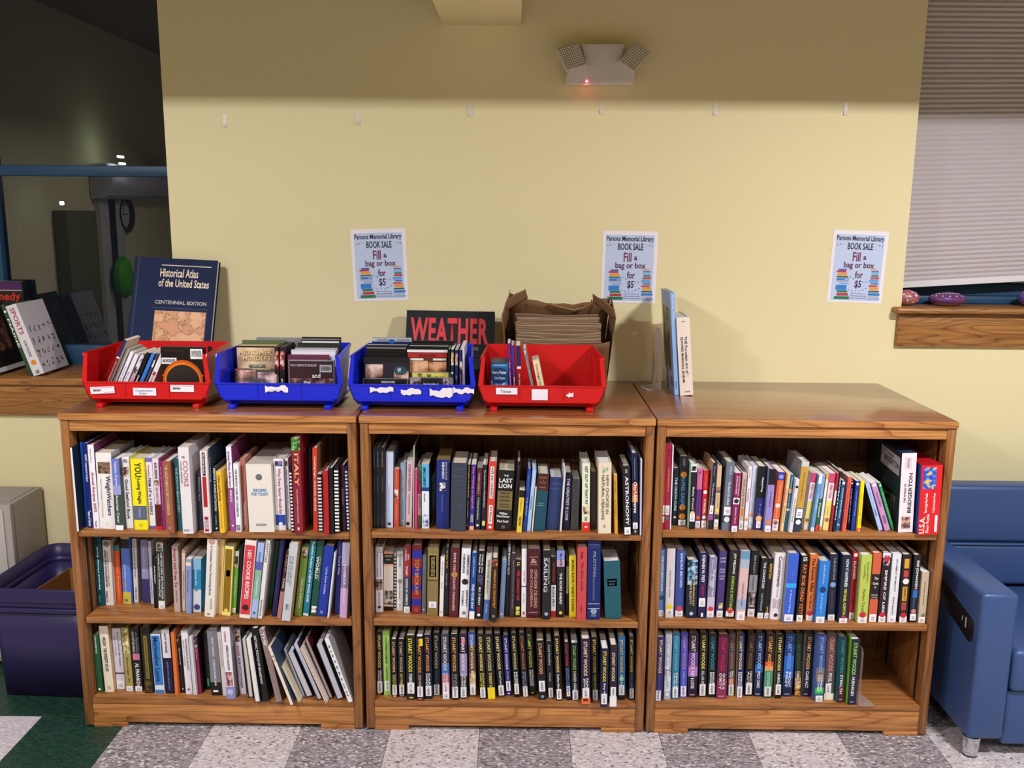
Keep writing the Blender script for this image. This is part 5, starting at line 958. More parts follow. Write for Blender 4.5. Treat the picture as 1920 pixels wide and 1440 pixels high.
leaner(C1, 742, 792, 885, 395, '141416', 'V:DARK WATERS:f0f0f0:.5:.95:.25:.75', 'black disc case with white lettering in the first red bin', .15, 'p', None, 'case', 'disc_case', th=.45, zb=ZT+.0165)
leaner(C1, 800, 858, 950, 398, '3a78d0', 'V:story:204a90:.6:.8:.35:.6', 'bright blue disc case leaning in the first red bin', .15, 'p', None, 'case', 'disc_case', th=.45, zb=ZT+.0165)
leaner(C1, 865, 903, 1005, 410, '4a4a50', 'P:.15:.3:303038:a0a0a8:e8e8ec', 'charcoal disc case right of the bright blue case', .15, 'p', None, 'case', 'disc_case', th=.45, zb=ZT+.0165)
leaner(C1, 910, 985, 1078, 395, 'e8e2e6', 'R:.42:.5:a8304a:.2:.75|V:DREAMING:a04858:.52:.9:.3:.65', 'white disc case with red logo beside the black boxed set', .15, 'p', ('e0dade', 'd4d0d4'), 'case', 'disc_case', depth=.09, th=.45, zb=ZT+.0165)
def slab(crop, x0, x1, ytop, Y, th, col, label, tilt=8, items=(), name='disc_case', cat='case', zb=None, edge=None, face='flat', group=None, lid=None):
    """a case standing face to the camera and leaning back; items are laid out in face fractions (x, z from the top)"""
    ox, oy, sc, ly = crop; zb = (zb or ZT+.0165)+th*math.sin(math.radians(tilt))
    A, Bq = ony(ox+x0/sc, oy+ytop/sc, Y), ony(ox+x1/sc, oy+ytop/sc, Y)
    h = (A.z-zb)/math.cos(math.radians(tilt)); w = Bq.x-A.x
    dy = math.sin(math.radians(tilt))*h; xa_, xb_ = fit_bin(A.x, A.x+w); w = xb_-xa_
    R_ = empty(name, (xa_, Y-dy, zb+.0004), (-math.radians(tilt), 0, 0)); tag(R_, label, cat, group)
    MB().box(0, w, 0, th, 0, h).build('case_body', mat(edge or col, .35), R_, bevel=.0012, seg=1)
    MB().quad((w*.02, -.0005, h*.02), (w*.98, -.0005, h*.02), (w*.98, -.0005, h*.97), (w*.02, -.0005, h*.97)).build('front_insert', mat(col, .3), R_, fix=False)
    for it in items:
        k = it[0]
        if k == 'R': _, a, b, t0, t1, hx = it; MB().quad((w*a, -.0008, h*(1-t1)), (w*b, -.0008, h*(1-t1)), (w*b, -.0008, h*(1-t0)), (w*a, -.0008, h*(1-t0))).build('printed_panel', mat(hx, .35), R_, fix=False)
        elif k == 'P': _, a, b, t0, t1, c, s = it; MB().quad((w*a, -.0008, h*(1-t1)), (w*b, -.0008, h*(1-t1)), (w*b, -.0008, h*(1-t0)), (w*a, -.0008, h*(1-t0))).build('printed_picture', photo(*c, s), R_, fix=False)
        elif k == 'E': _, a, t, rx, rz, hx = it; disc_mb(w*a, h*(1-t), -.0011-.0002*items.index(it), w*rx, h*rz, 24).build('printed_shape', mat(hx, .35), R_, fix=False)
        elif k == 'T': _, s, a, b, t0, t1, hx = it; lettering(s, R_, w*a, w*b, h*(1-t1), h*(1-t0), -.0045, hx, 'H', 'title')
    if lid: MB().box(w*.01, w*.99, th*.12, th*.88, h-.001, h+.0006).build('top_paper', mat(lid, .6), R_)
    return R_
slab(C1, 1110, 1640, 338, .145, .03, '181010', 'black boxed set with glowing orange ring, first red bin', 2,
     [('E', .5, .62, .47, .38, 'c85a14'), ('E', .5, .62, .42, .33, 'e87c1c'), ('E', .5, .63, .39, .30, '2a2420'), ('R', .02, .98, .52, .55, 'd86818'), ('R', .02, .98, .55, .78, '1a0e0a'),
      ('P', .06, .96, .57, .66, ('1a0e0a', 'a86a30', 'f0c890'), 90), ('R', .02, .37, .2, .315, 'e8e4e8'), ('R', .7, .98, .03, .22, 'f0eef0'), ('P', .72, .96, .06, .18, ('202020', '8a8a8a', 'f0f0f0'), 160), ('P', .04, .34, .225, .29, ('505058', 'a0a0a8', 'e8e4e8'), 160),
      ('T', 'BARGAIN DANCE MUSIC', .1, .55, .05, .075, '5a3020'), ('T', 'DANCE OF LIGHT', .4, .62, .72, .735, 'c8a890')], 'boxed_set', 'boxed set')
slab(C1, 1650, 1690, 330, .26, .012, '1c1c1e', 'black case standing behind the orange ringed boxed set', 3)
C2 = (390, 600, 6.6207, 770)
slab(C2, 140, 690, 600, .175, .022, '241a1c', 'black boxed set with two faces, tilted back in the blue bin', 13,
     [('P', .06, .48, .05, .95, ('1c1214', '8a5444', 'd8a890'), 26), ('P', .52, .96, .12, .98, ('201820', '9a7070', 'd8b8b0'), 26), ('T', 'RIVERDALE', .42, .82, .0, .05, 'c8a860'), ('T', 'a/o', .02, .22, .0, .06, 'd84848')], 'boxed_set', 'boxed set')
slab(C2, 340, 815, 322, .208, .05, 'c8aa84', 'tan boxed set with gold lettering in the first blue bin', 1,
     [('R', .0, 1, .0, .03, '1c1410'), ('P', .0, 1, .03, .5, ('a88a70', 'd8bc98', 'f0dcb8'), 12), ('T', 'MIDSOMER', .06, .92, .07, .17, 'e8c890'), ('T', 'MURDERS', .16, .88, .19, .28, 'e8c890'), ('R', .3, .75, .36, .43, '26302c'), ('T', 'SET SIX', .42, .66, .375, .41, 'c8c8b8')], 'boxed_set', 'boxed set')
slab(C2, 420, 950, 252, .272, .014, '5a6a44', 'green case behind the tan boxed set', 2); slab(C2, 600, 1175, 218, .300, .014, '8a8688', 'grey case behind the green one, tallest on that side', 2)
leaner(C2, 830, 886, 826, 335, '201014', 'P:.08:.42:3a0c10:a82a30:e8c0b0:.05:.95|V:goodwill:e8e0e0:.6:.95:.3:.7', 'black volume with red picture spine, left of its twin, blue bin', .17, 'b', None, 'boxed set', 'boxed_set', depth=.13)
leaner(C2, 893, 960, 889, 338, '201014', 'P:.08:.42:3a0c10:b02c34:e8c8b8:.05:.95|V:goodwill:e8e0e0:.6:.95:.3:.7', 'black volume with red picture spine, right of its twin, blue bin', .17, 'b', None, 'boxed set', 'boxed_set', depth=.13)
slab(C2, 1030, 1600, 495, .155, .011, '3a2028', 'dark maroon clear case with white lettering in the first blue bin', 4,
     [('P', .03, .97, .45, .98, ('2a1418', '5a3038', '9a7a60'), 30), ('T', 'THE COMPLETE SINGLES', .04, .62, .1, .16, 'b8a8b0'), ('T', 'and', .52, .7, .32, .44, 'f0ecec'), ('T', 'the', .33, .48, .5, .6, 'f0ecec'), ('R', .68, .94, .12, .3, 'b8b8bc'), ('P', .7, .92, .15, .26, ('505058', '909098', 'b8b8bc'), 160)], edge='8a8a90')
for k, (a, b, t, y, c, e, l) in enumerate(((985, 1500, 430, .185, '6a3048', '6a3048', 'purple slim case'), (1030, 1585, 372, .2, 'e4e0ea', 'c8c4cc', 'white slim case'), (1090, 1620, 345, .214, '9a969c', 'a09ca4', 'grey slim case'),
        (1140, 1650, 285, .235, '2c2c28', '242422', 'dark wide case'), (1180, 1655, 240, .255, 'dcdade', '1c1c1e', 'white inlaid black case'), (1185, 1670, 212, .275, '18161a', '161418', 'tallest black case'))):
    slab(C2, a, b, t, y, .011, c, l+' behind the dark maroon clear case, blue bin', 3, edge=e, lid='e8e4ea' if k in (1, 4) else None)
C3 = (640, 570, 6.4, 970)
slab(C3, 160, 700, 890, .14, .011, '16161a', 'black music case with white lettering, lowest in its blue bin', 6, [('T', 'MOZARTWORKS', .42, .72, .1, .2, 'd0d0d8'), ('T', 'A.M.A.D', .55, .8, .55, .75, 'e0e0e8'), ('R', .2, .32, .5, .75, '6a6a70')], edge='6a6c70')
slab(C3, 185, 735, 640, .165, .015, '2a2230', 'film case with two facing men in the second blue bin', 5,
     [('R', .0, 1, .0, .12, '141414'), ('P', .04, .42, .16, .98, ('241c20', 'b08470', 'e0c4b0'), 22), ('P', .66, .98, .3, .98, ('2a2430', 'b08070', 'd8b8a8'), 22), ('E', .8, .3, .14, .1, '24505a'), ('T', 'W', .74, .82, .24, .34, 'e8f0f0')], edge='121212')
for k, (a, b, t, y, c, lid, l) in enumerate(((250, 770, 590, .195, '141414', None, 'black case directly behind the two facing men'), (280, 765, 530, .213, '141414', 'f0eef0', 'black case with white strip behind the two facing men'), (292, 785, 490, .231, '161616', 'd8d6da', 'black case with grey strip behind the two facing men'))):
    slab(C3, a, b, t, y, .012, c, l, 3, lid=lid)
slab(C3, 366, 842, 402, .285, .012, '1a2a58', 'silver topped blue film case at the back of its bin', 2, [('R', 0, 1, 0, .07, 'b8b8c0'), ('E', .5, .065, .09, .04, '2a60b0'), ('T', 'BLU-RAY DISC', .15, .4, .02, .05, '50505a'), ('T', 'COLLECTION', .63, .95, .02, .05, '50505a')], edge='20222a')
slab(C3, 820, 1345, 880, .14, .011, '26242c', 'black music case with round emblem, below the yellow one', 7, [('E', .5, .5, .3, .44, '101014'), ('P', .02, .25, .02, .98, ('5a5058', 'a89aa4', '302a30'), 40), ('P', .76, .98, .02, .98, ('5a5058', 'a89aa4', '302a30'), 40), ('T', 'from the makers of', .32, .66, .2, .34, 'e0dce0'), ('T', 'Mormon Tabernacle', .34, .66, .4, .52, 'e0dce0')], edge='7a7a80')
slab(C3, 845, 1310, 815, .162, .011, 'd8c858', 'yellow music case with italic title in the second blue bin', 5, [('T', 'The Mormon', .16, .84, .05, .35, '5a5230')], edge='8a8a88')
slab(C3, 790, 1275, 548, .182, .015, '5a3424', 'film case with red strip and two faces, second blue bin', 3,
     [('R', .0, 1, .0, .05, 'e0dcdc'), ('R', .02, .98, .07, .15, 'b82028'), ('T', 'WIDESCREEN', .28, .72, .09, .13, '401014'), ('R', .05, .4, .17, .21, 'e8e0d8'), ('R', .64, .96, .17, .21, 'e8e0d8'), ('P', .04, .52, .22, .98, ('3a2018', 'b87c50', 'e0b088'), 22), ('P', .54, .97, .24, .98, ('2a1c16', 'a06844', 'd8a078'), 22)], edge='141414')
for k, (a, b, t, y, lid, l) in enumerate(((815, 1290, 505, .208, 'e8e6e8', 'black case with white strip behind the red striped film case'), (830, 1300, 480, .226, None, 'black case second behind the red striped film case'), (850, 1360, 440, .258, None, 'black case at the back behind the red striped film case'))):
    slab(C3, a, b, t, y, .012, '15151a', l, 2, lid=lid)
for bl, br, tl, ty, col, sp, l in ((1285, 1306, 1285, 545, '26343c', '', 'slate film case spine beside the red striped film case'), (1312, 1356, 1312, 545, '1c3a30', 'P:.05:.3:3a2414:c09050:e8d8b0|D:.45:e8e8e8', 'dark green film case spine in the second blue bin'),
        (1362, 1408, 1362, 548, '2a2c6a', 'P:.08:.3:1c2040:a87868:d8c0b8|V:SIMPLE:c8c8d8:.5:.85:.3:.6', 'navy film case spine in the second blue bin'), (1414, 1460, 1414, 552, '34286a', 'P:.22:.38:181018:d8a088:f0f0f0|V:FAITH TWIST:e088a8:.48:.9:.3:.65', 'purple film case spine with pink lettering'), (1468, 1515, 1468, 505, 'ccc8cc', 'V:CHRISTMAS PRINCE:8a8a90:.5:.97:.3:.65', 'silver white film case spine at the bin end')):
    leaner(C3, bl, br, tl, ty, col, sp, l, .16, 'p', None, 'case', 'disc_case', depth=.135)
C4 = (880, 530, 5.54, 1085)
slab(C4, 205, 388, 828, .135, .1, '1c5a90', 'small blue boxed book set at the left end of the last bin', 0,
     [('P', .03, .97, .45, .98, ('12346a', '3a80c0', 'a8d8f0'), 60), ('R', .03, .97, .04, .12, '2c78b0'), ('E', .5, .32, .48, .2, '14386a'), ('T', 'AND THE ORDER OF', .12, .88, .05, .08, 'b0d0e8'), ('T', 'Harry Potter', .1, .9, .2, .3, 'd0e4f4'), ('T', 'Order Phoenix', .2, .82, .34, .41, 'b0d4ec')], 'boxed_set', 'boxed set', edge='26425e')
leaner(C4, 414, 448, 397, 630, '5a2a90', 'V:AL-ANON:c8a8e8:.3:.8:.3:.65', 'purple paperback beside the small blue boxed set', .14)
leaner(C4, 458, 488, 438, 650, '2a3a98', 'V:Blue Chair:e8ecf8:.55:.95:.3:.7', 'blue paperback between the purple and red ones', .14)
leaner(C4, 502, 552, 484, 655, '8a1c24', 'B:0:.36:20285a|B:.36:.4:e8e0e0|V:The Court Companion:f0d8c8:.48:.95:.3:.65', 'dark red paperback with starry top in the half-empty bin', .14, 'p', ('8a1c24', 'd8c8b4'))
leaner(C4, 640, 682, 556, 690, '7a7878', 'V:OUR FAVORITE DISHES:b8b4b0:.2:.95:.25:.6|P:.0:.12:5a5a5a:a8a4a0:d0ccc8', 'grey patterned paperback leaning in the half-empty bin', .15)
leaner(C4, 710, 788, 655, 815, 'e8d8b0', 'V:Courage to Change:9a6a30:.08:.95:.25:.65', 'cream and tan paperback leaning furthest right in the bin', .15, 'p', ('c8b490', 'd0bca0'))
op = MB().prism([(0, 0), (.075, 0), (.012, .03)], -.001, .001, 'y').build('orange_paper_slip', mat('d8781c', .6)); p = ony(1035, 726, .13); op.location = (p.x-.005, .12, 0); op.location.z = ZT+.062
tag(op, 'orange folded paper slip standing in the half-empty red bin', 'paper')
op.data.transform(Matrix.Translation((0, 0, -.045)));
for v in op.data.vertices:
    if v.co.z < -.04: v.co.z = -.045

# ---- atlas and weather book leaning on the wall
def facing_book(label, pts, d, col, y_top, items, spine=None, name='book'):
    """a book face on: pts = pixel corners tl, tr of the cover; its foot stands on the bookcase, leaning back"""
    (tlx, tly), (trx, try_), ybot = pts
    A, Bq = ony(tlx, tly, y_top), ony(trx, try_, y_top)
    w = (Bq-A).length; roll = math.atan2(-(Bq.z-A.z), Bq.x-A.x)
    rise = A.z-ZT; back = math.atan2(y_top-ybot, rise)
    h = rise/math.cos(back)/math.cos(roll)
    R_ = empty(name, (0, 0, 0)); tag(R_, label, 'book')
    rot = Matrix.Rotation(-back, 4, 'X') @ Matrix.Rotation(roll, 4, 'Y')
    low = min((rot @ Vector(c)).z for c in ((0, 0, 0), (w, 0, 0), (0, d, 0), (w, d, 0)))
    top = rot @ Vector((0, 0, h))
    R_.rotation_euler = rot.to_euler(); R_.location = Vector((A.x-top.x, y_top-top.y, ZT-low))
    MB().box(0, w, 0, .003, 0, h).box(0, w, d-.003, d, 0, h).box(0, .003, 0, d, 0, h).build('cover', mat(col, .65, spec=.15), R_, bevel=.0008, seg=1)
    MB().box(.003, w-.005, .003, d-.003, .004, h-.004).build('pages', PAGES[2], R_)
    for it in items:
        k = it[0]
        if k == 'R': _, a, b, t0, t1, hx = it; MB().quad((w*a, -.0006, h*(1-t1)), (w*b, -.0006, h*(1-t1)), (w*b, -.0006, h*(1-t0)), (w*a, -.0006, h*(1-t0))).build('printed_panel', mat(hx, .5), R_, fix=False)
        elif k == 'P': _, a, b, t0, t1, m_ = it; MB().quad((w*a, -.0009, h*(1-t1)), (w*b, -.0009, h*(1-t1)), (w*b, -.0009, h*(1-t0)), (w*a, -.0009, h*(1-t0))).build('printed_map', m_, R_, fix=False)
        elif k == 'T': _, s, a, b, t0, t1, hx = it; lettering(s, R_, w*a, w*b, h*(1-t1), h*(1-t0), -.0012, hx, 'H', 'title', bold=.035 if s == 'WEATHER' else .018)
    return R_
def map_mat():
    m, t, N, L, b = _nt('old_map_print')
    tc = N.new('ShaderNodeTexCoord'); n = N.new('ShaderNodeTexNoise'); n.inputs['Scale'].default_value = 22; n.inputs['Detail'].default_value = 6; L.new(tc.outputs['Object'], n.inputs['Vector'])
    r = ramp(t, [(.40, 'd09060'), (.485, 'c8885a'), (.5, '6a3c28'), (.515, 'd09868'), (.6, 'dca878')]); L.new(n.outputs['Fac'], r.inputs[0]); L.new(r.outputs[0], b.inputs['Base Color']); b.inputs['Roughness'].default_value = .5
    return m
facing_book('tall navy cloth atlas with old map picture, behind the red bin', ((255, 492), (410, 500), .46), .032, '1a2648', .60,
    [('R', .045, .06, 0, 1, '131c3a'), ('R', .33, .93, .055, .062, 'd8c8b0'), ('T', 'Historical Atlas', .32, .78, .085, .155, 'e8d4b8'), ('T', 'of the United States', .31, .92, .17, .235, 'e8d4b8'), ('T', 'CENTENNIAL EDITION', .29, .91, .345, .375, 'b8b0b0'),
     ('R', .26, .93, .405, .409, '34406a'), ('R', .295, .925, .425, .86, '2c1a1a'), ('P', .3, .915, .43, .85, map_mat())])
facing_book('black weather book with large red title, behind the blue bin', ((763, 588), (928, 591), .5), .03, '26282c', .60,
    [('T', 'WEATHER', .05, .93, .1, .46, 'd83840'), ('T', 'THE ULTIMATE BOOK OF METEOROLOGICAL EVENTS', .16, .82, .5, .54, 'a8a8a8'), ('R', .1, .9, .66, .98, '1c1e22')])

# ---- brown paper bag with folded bags inside
BAGM = rough_paint('kraft_paper', '7c5c40', bump=.35, scale=45, rough=.8, spec=.15)
BAGM2 = rough_paint('kraft_paper_inside', '8a6848', bump=.3, scale=60, rough=.8, spec=.15)
BAGX = math.radians(33)
bag = empty('paper_bag', (.163, .575, ZT+.0475), (BAGX, 0, 0)); tag(bag, 'open brown paper bag stuffed with folded bags, tipped towards the red bin', 'bag')
def sheet(name, grid, m, parent, th=.0012):
    """grid[i][j] of points, thickened"""
    mb = MB(); n, k = len(grid), len(grid[0])
    mb.v = [tuple(p) for r in grid for p in r]
    mb.f = [(i*k+j, i*k+j+1, (i+1)*k+j+1, (i+1)*k+j) for i in range(n-1) for j in range(k-1)]; mb.m = [0]*len(mb.f); mb.smooth = True
    o = mb.build(name, m, parent, fix=False); s = o.modifiers.new('thickness', 'SOLIDIFY'); s.thickness = th; s.offset = 0
    return o
rb = random.Random(3)
def lerp(a, b, t): return tuple(p+(q-p)*t for p, q in zip(a, b))
def wall_sheet(name, b0, b1, t0, t1, sag=0, jag=0, bulge=(0, 0, 0), n=12, k=9, m=BAGM):
    g = []
    for i in range(k):
        v = i/(k-1); row = []
        for j in range(n):
            u = j/(n-1); p = Vector(lerp(lerp(b0, b1, u), lerp(t0, t1, u), v))
            p += Vector(bulge)*math.sin(math.pi*u)*math.sin(math.pi*min(1, v*1.1)) ; p.z += (sag*math.sin(math.pi*u) + jag*(rb.random()-.5))*v**2
            p += Vector((0, .004, 0))*(rb.random()-.5)
            row.append(p)
        g.append(row)
    return sheet(name, g, m, bag)
FL, FR, RL, RR = (-.185, -.085, .002), (.185, -.085, .002), (-.185, .085, .002), (.185, .085, .002)
wall_sheet('front_panel', FL, FR, (-.182, -.083, .232), (.182, -.083, .226), sag=-.03, jag=.004)
wall_sheet('rear_panel', RL, RR, (-.178, .092, .30), (.19, .092, .285), sag=-.035, jag=.012)
wall_sheet('gusset', FL, (-.195, .0, .002), (-.19, -.083, .23), (-.203, .0, .275), jag=.004, n=6); wall_sheet('gusset', (-.195, .0, .002), RL, (-.203, .0, .275), (-.175, .092, .315), jag=.01, n=6)
wall_sheet('gusset', FR, (.195, .0, .002), (.19, -.083, .225), (.206, .0, .265), jag=.004, n=6); wall_sheet('gusset', (.195, .0, .002), RR, (.206, .0, .265), (.193, .092, .295), jag=.01, n=6)
wall_sheet('torn_flap', (-.2, .03, .262), (-.11, .094, .28), (-.185, .05, .315), (-.12, .1, .318), jag=.014, n=7, k=6)
wall_sheet('torn_flap', (.13, .095, .262), (.204, .01, .25), (.125, .1, .3), (.2, .02, .295), jag=.01, n=7, k=6)
MB().box(-.184, .184, -.084, .084, .0, .002).build('bottom', BAGM, bag)
MB().tube([(-.03, .083, .262), (.02, .076, .25), (.06, .07, .245), (.095, .068, .258), (.118, .068, .278), (.122, .07, .292)], .0045, 8).build('handle', BAGM2, bag)
MB().tube([(-.02, -.09, .203), (.03, -.094, .194), (.08, -.095, .196), (.115, -.096, .205), (.14, -.097, .2)], .0038, 8).build('handle', BAGM2, bag)
BM = Matrix.Translation(bag.location) @ Matrix.Rotation(BAGX, 4, 'X')
KL = [rough_paint('kraft_sheet', h_, bump=.3, scale=60, rough=.8) for h_ in ('8a7058', 'a48a70', '967c62')]
NB = 13
for i in range(NB):
    y = -.066+.0098*i; zt = .212+.0022*i+.008*(rb.random()-.5)
    xa, xb_ = -.158+.012*rb.random(), .158-.012*rb.random()
    g = []; n = 14; amp = .0008+.0007*rb.random(); ph = rb.random()*6
    for z in (.006, zt*.5, zt):
        g.append([(xa+(xb_-xa)*j/(n-1), y+amp*math.sin(j*.7+ph)*(.2 if z < zt else 1), z+(.0025*math.sin(j*.5+ph*2)-.012*math.sin(math.pi*j/(n-1))*(1-i/NB) if z == zt else 0)) for j in range(n)])
    mb = MB(); k = n
    mb.v = [p for r in g for p in r]; mb.f = [(a*k+j, a*k+j+1, (a+1)*k+j+1, (a+1)*k+j) for a in range(2) for j in range(k-1)]; mb.m = [0]*len(mb.f)
    o = mb.build('folded_paper_bag', KL[i % 3], fix=False); o.matrix_world = BM
    s = o.modifiers.new('thickness', 'SOLIDIFY'); s.thickness = .0052; s.offset = 0
    tag(o, f"folded brown paper bag in the open bag, {ordinal(i+1)} from the front", 'bag', 'folded bags stored in the open bag')

# ---- bookends and two books on the right bookcase
def top_book(bl, br, by, tl, ty, col, spec, label, d, cov, kind='h'):
    p = onz((bl+br)/2, by, ZT); A, Bq, T = ony(bl, by, p.y), ony(br, by, p.y), ony(tl, ty, p.y)
    th = math.atan2(T.x-A.x, T.z-ZT); w = (Bq.x-A.x)*math.cos(th); h = (T.z-ZT)/math.cos(th)
    o, f = book_object((A.x, p.y, ZT+max(0, w*math.sin(th))), w, h, d, th, col, spec, kind, cov); tag(o, label, 'book'); return o, w, h
o, w, h = top_book(1265, 1273, 741, 1256.5, 549, '8ab4ec', 'V:American Painters:d8e8fc:.02:.3:.3:.7|V:Norton:5068a8:.86:.93:.3:.7', 'tall slim light blue art book leaning against the metal bookend', .205, ('8494ac', '8ab4ec'))
q = MB()
def cover_left(z0, z1, y0, y1, m, nm='cover_picture'): MB().quad((-.0006, y1, h*z0), (-.0006, y0, h*z0), (-.0006, y0, h*z1), (-.0006, y1, h*z1)).build(nm, m, o, fix=False)
cover_left(.22, .84, .05, .18, photo('26241e', '4a4432', '9a8e6c', 14)); cover_left(.07, .16, .025, .075, mat('7a5a64', .5))
o, w, h = top_book(1275.5, 1300, 742, 1268, 596, 'ecddd0', 'V:THE Porcelain Art of:3a3236:.24:.72:.52:.72|V:EDWARD MARSHALL BOEHM:3a3236:.25:.83:.24:.42|H:HARRIS:6a6064:.045:.06:.38:.64|H:ABRAMS:6a6064:.945:.96:.35:.75|V:*:3a3236:.73:.76:.6:.68', 'thick cream porcelain art book with black lettering beside the slim blue book', .2, ('dccfc2', 'ecddd0'))
BEM = mat('b8aca0', .45)
def bookend(x, y, s, label, htop=.225, up=True, m=BEM):
    e = empty('bookend', (x, y, ZT)); tag(e, label, 'bookend')
    pr = [(-.06, 0), (.06, 0), (.06, htop-.03), (.03, htop), (-.03, htop), (-.06, htop-.03)]
    ho = [(-.02, .02), (.02, .02), (.02, .11), (.012, .128), (-.012, .128), (-.02, .11)]
    bm = bmesh.new(); vo = [bm.verts.new((0, a, b)) for a, b in pr]; vi = [bm.verts.new((0, a, b)) for a, b in ho]
    eo = [bm.edges.new((vo[i], vo[(i+1) % 6])) for i in range(6)]; ei = [bm.edges.new((vi[i], vi[(i+1) % 6])) for i in range(6)]
    bmesh.ops.triangle_fill(bm, edges=eo+ei, use_beauty=True)
    me = bpy.data.meshes.new('upright'); bm.to_mesh(me); bm.free(); me.materials.append(m)
    u = add('upright', me, e); sd = u.modifiers.new('thickness', 'SOLIDIFY'); sd.thickness = .0012
    tp = [(0, -.06), (-.085*s, -.045), (-.1*s, -.02), (-.1*s, .02), (-.085*s, .045), (0, .06)]
    MB().prism(tp, .0, .0012, 'z').build('base_plate', m, e)
    return e
bookend(.54, .53, .6, 'tan metal bookend holding up the slim light blue book').rotation_euler = (0, 0, .12)
# clear plastic bookend on the bottom shelf
zb = SHELF_Z[2][2]; p0 = onz(1480+892/6.857, 1160+1128/6.857, zb)
e = empty('bookend', (p0.x, p0.y+.001, zb+.0004)); tag(e, 'thin translucent plastic bookend beside the last thriller on the bottom shelf', 'bookend')
PL = mat('c8b4a8', .2, alpha=.35)
pr = [(0, 0), (.1, 0), (.1, .19), (.085, .205), (.015, .205), (0, .19)]
MB().prism(pr, 0, .0015, 'x').build('upright', PL, e); MB().prism([(.0016, 0), (.055, .0), (.05, .03), (.03, .1), (.0016, .11)], 0, .0015, 'z').build('base_plate', PL, e)

# ================================================================== posters, hooks, emergency light
def tri(x, z, s, hx, P, n): MB().quad((x-s, -.0009, z), (x, -.0009, z-s*2), (x, -.0009, z-s*2), (x+s, -.0009, z)).build('bunting', mat(hx, .7), P, fix=False)
def make_poster():
    P = empty('poster'); w, h = .2085, .2715
    MB().box(0, w, 0, .0005, 0, h).build('sheet', mat('f2ecf2', .7), P)
    MB().quad((w*.055, -.0003, h*.03), (w*.935, -.0003, h*.03), (w*.935, -.0003, h*.945), (w*.055, -.0003, h*.945)).build('printed_ground', mat('c4d2f0', .7), P, fix=False)
    X = lambda u: (u-100)/950*w; Z = lambda v: h-(v-90)/1215*h
    for s, a, b, c, d, hx in (('Parsons Memorial Library', 165, 975, 175, 285, '2c3448'), ('BOOK SALE', 365, 800, 295, 410, '20283c'), ('Fill', 470, 605, 450, 605, '7a2448'), ('a', 650, 705, 510, 575, '40284c'), ('bag or box', 330, 855, 615, 745, '5a2450'), ('for', 540, 675, 770, 890, '5a2450'), ('$5', 550, 665, 925, 1065, '3a2048'),
            ('Cash or check only', 495, 760, 1140, 1160, '6a7490'), ('All proceeds benefit', 490, 775, 1178, 1200, '4a5470'), ('library programming', 490, 775, 1215, 1240, '6a7490')):
        lettering(s, P, X(a), X(b), Z(d), Z(c), -.0012, hx, 'H', 'print')
    bk = MB(); cols = []
    for x0, x1, v0, v1, hx in ((250, 390, 740, 770, '5068b8'), (220, 385, 770, 800, 'b84050'), (240, 405, 805, 855, 'e8a048'), (230, 425, 862, 885, '2c6a4c'), (232, 440, 895, 935, '3a80d0'), (365, 430, 903, 925, 'f0f4fa'), (232, 430, 943, 960, 'c8a8a8'), (280, 445, 972, 998, '88b4e0'), (228, 415, 1012, 1100, '3a80d0'), (255, 435, 1105, 1140, '2c7a54'), (255, 455, 1150, 1195, 'c03c44'), (215, 478, 1205, 1255, '2c7a54'),
            (800, 920, 722, 748, 'e8a868'), (818, 945, 757, 778, '4070c0'), (820, 950, 785, 825, '88bce8'), (825, 945, 830, 852, '2c6a54'), (815, 960, 862, 895, 'c84848'), (795, 950, 905, 952, '6aa4e0'), (825, 955, 962, 985, '5070c0'), (795, 945, 1000, 1025, 'c84040'), (815, 965, 1030, 1085, 'e8a048'), (800, 985, 1095, 1120, '2c6a4c'), (800, 1000, 1135, 1175, '3a80d0'), (800, 990, 1190, 1205, 'c8a8a8'), (800, 1005, 1218, 1250, '90b4e8')):
        MB().quad((X(x0), -.0008, Z(v1)), (X(x1), -.0008, Z(v1-3)), (X(x1), -.0008, Z(v0-4)), (X(x0), -.0008, Z(v0))).build('printed_book', mat(hx, .7), P, fix=False)
    for x, v, hx in ((190, 330, '6a88b8'), (238, 318, 'c04858'), (290, 306, 'd8a8a8'), (858, 306, 'a8c8a8'), (908, 316, '805878'), (955, 326, '5a80b8'), (465, 860, '5a88b8'), (518, 890, '4a78b0'), (685, 935, '5a88b8'), (742, 938, '5a88b8'), (455, 1080, '6a98c8'), (515, 1093, '5a88b8'), (578, 1095, '6a98c8'), (645, 1090, '6a98c8'), (702, 1075, '5a88b8'), (755, 1045, '5a88b8')):
        x0, z0 = X(x), Z(v); m = MB(); m.v = [(x0-.0028, -.001, z0), (x0, -.001, z0-.0065), (x0+.0028, -.001, z0)]; m.f = [(0, 1, 2)]; m.m = [0]; m.build('bunting', mat(hx, .7), P, fix=False)
    return P
po = make_poster()
for k, (u, v, r, l) in enumerate(((664.5, 565, -.035, 'pale blue book sale poster above the blue bins, leftmost of three'), (1126, 567, .012, 'pale blue book sale poster partly behind the tall slim art book'), (1550, 565.5, .03, 'pale blue book sale poster nearest the window shade'))):
    P = po if k == 0 else copy_tree(po)
    q = ony(u, v, YW-.0012); P.location = (q.x, YW-.0012, q.z); P.rotation_euler = (0, r, 0); tag(P, l, 'poster', 'book sale posters on the wall')
def make_hook():
    P = empty('adhesive_hook')
    MB().box(-.008, .008, -.001, 0, 0, .05).build('adhesive_strip', mat('e8dcc8', .3), P, bevel=.0004, seg=1)
    MB().box(-.0075, .0075, -.006, -.001, 0, .014).build('hook', mat('e8e4e0', .3), P, bevel=.002); disc_mb(0, .007, -.0062, .002, .002, 10).build('hook_hole', mat('5a5248', .6), P, fix=False)
    return P
hk = make_hook()
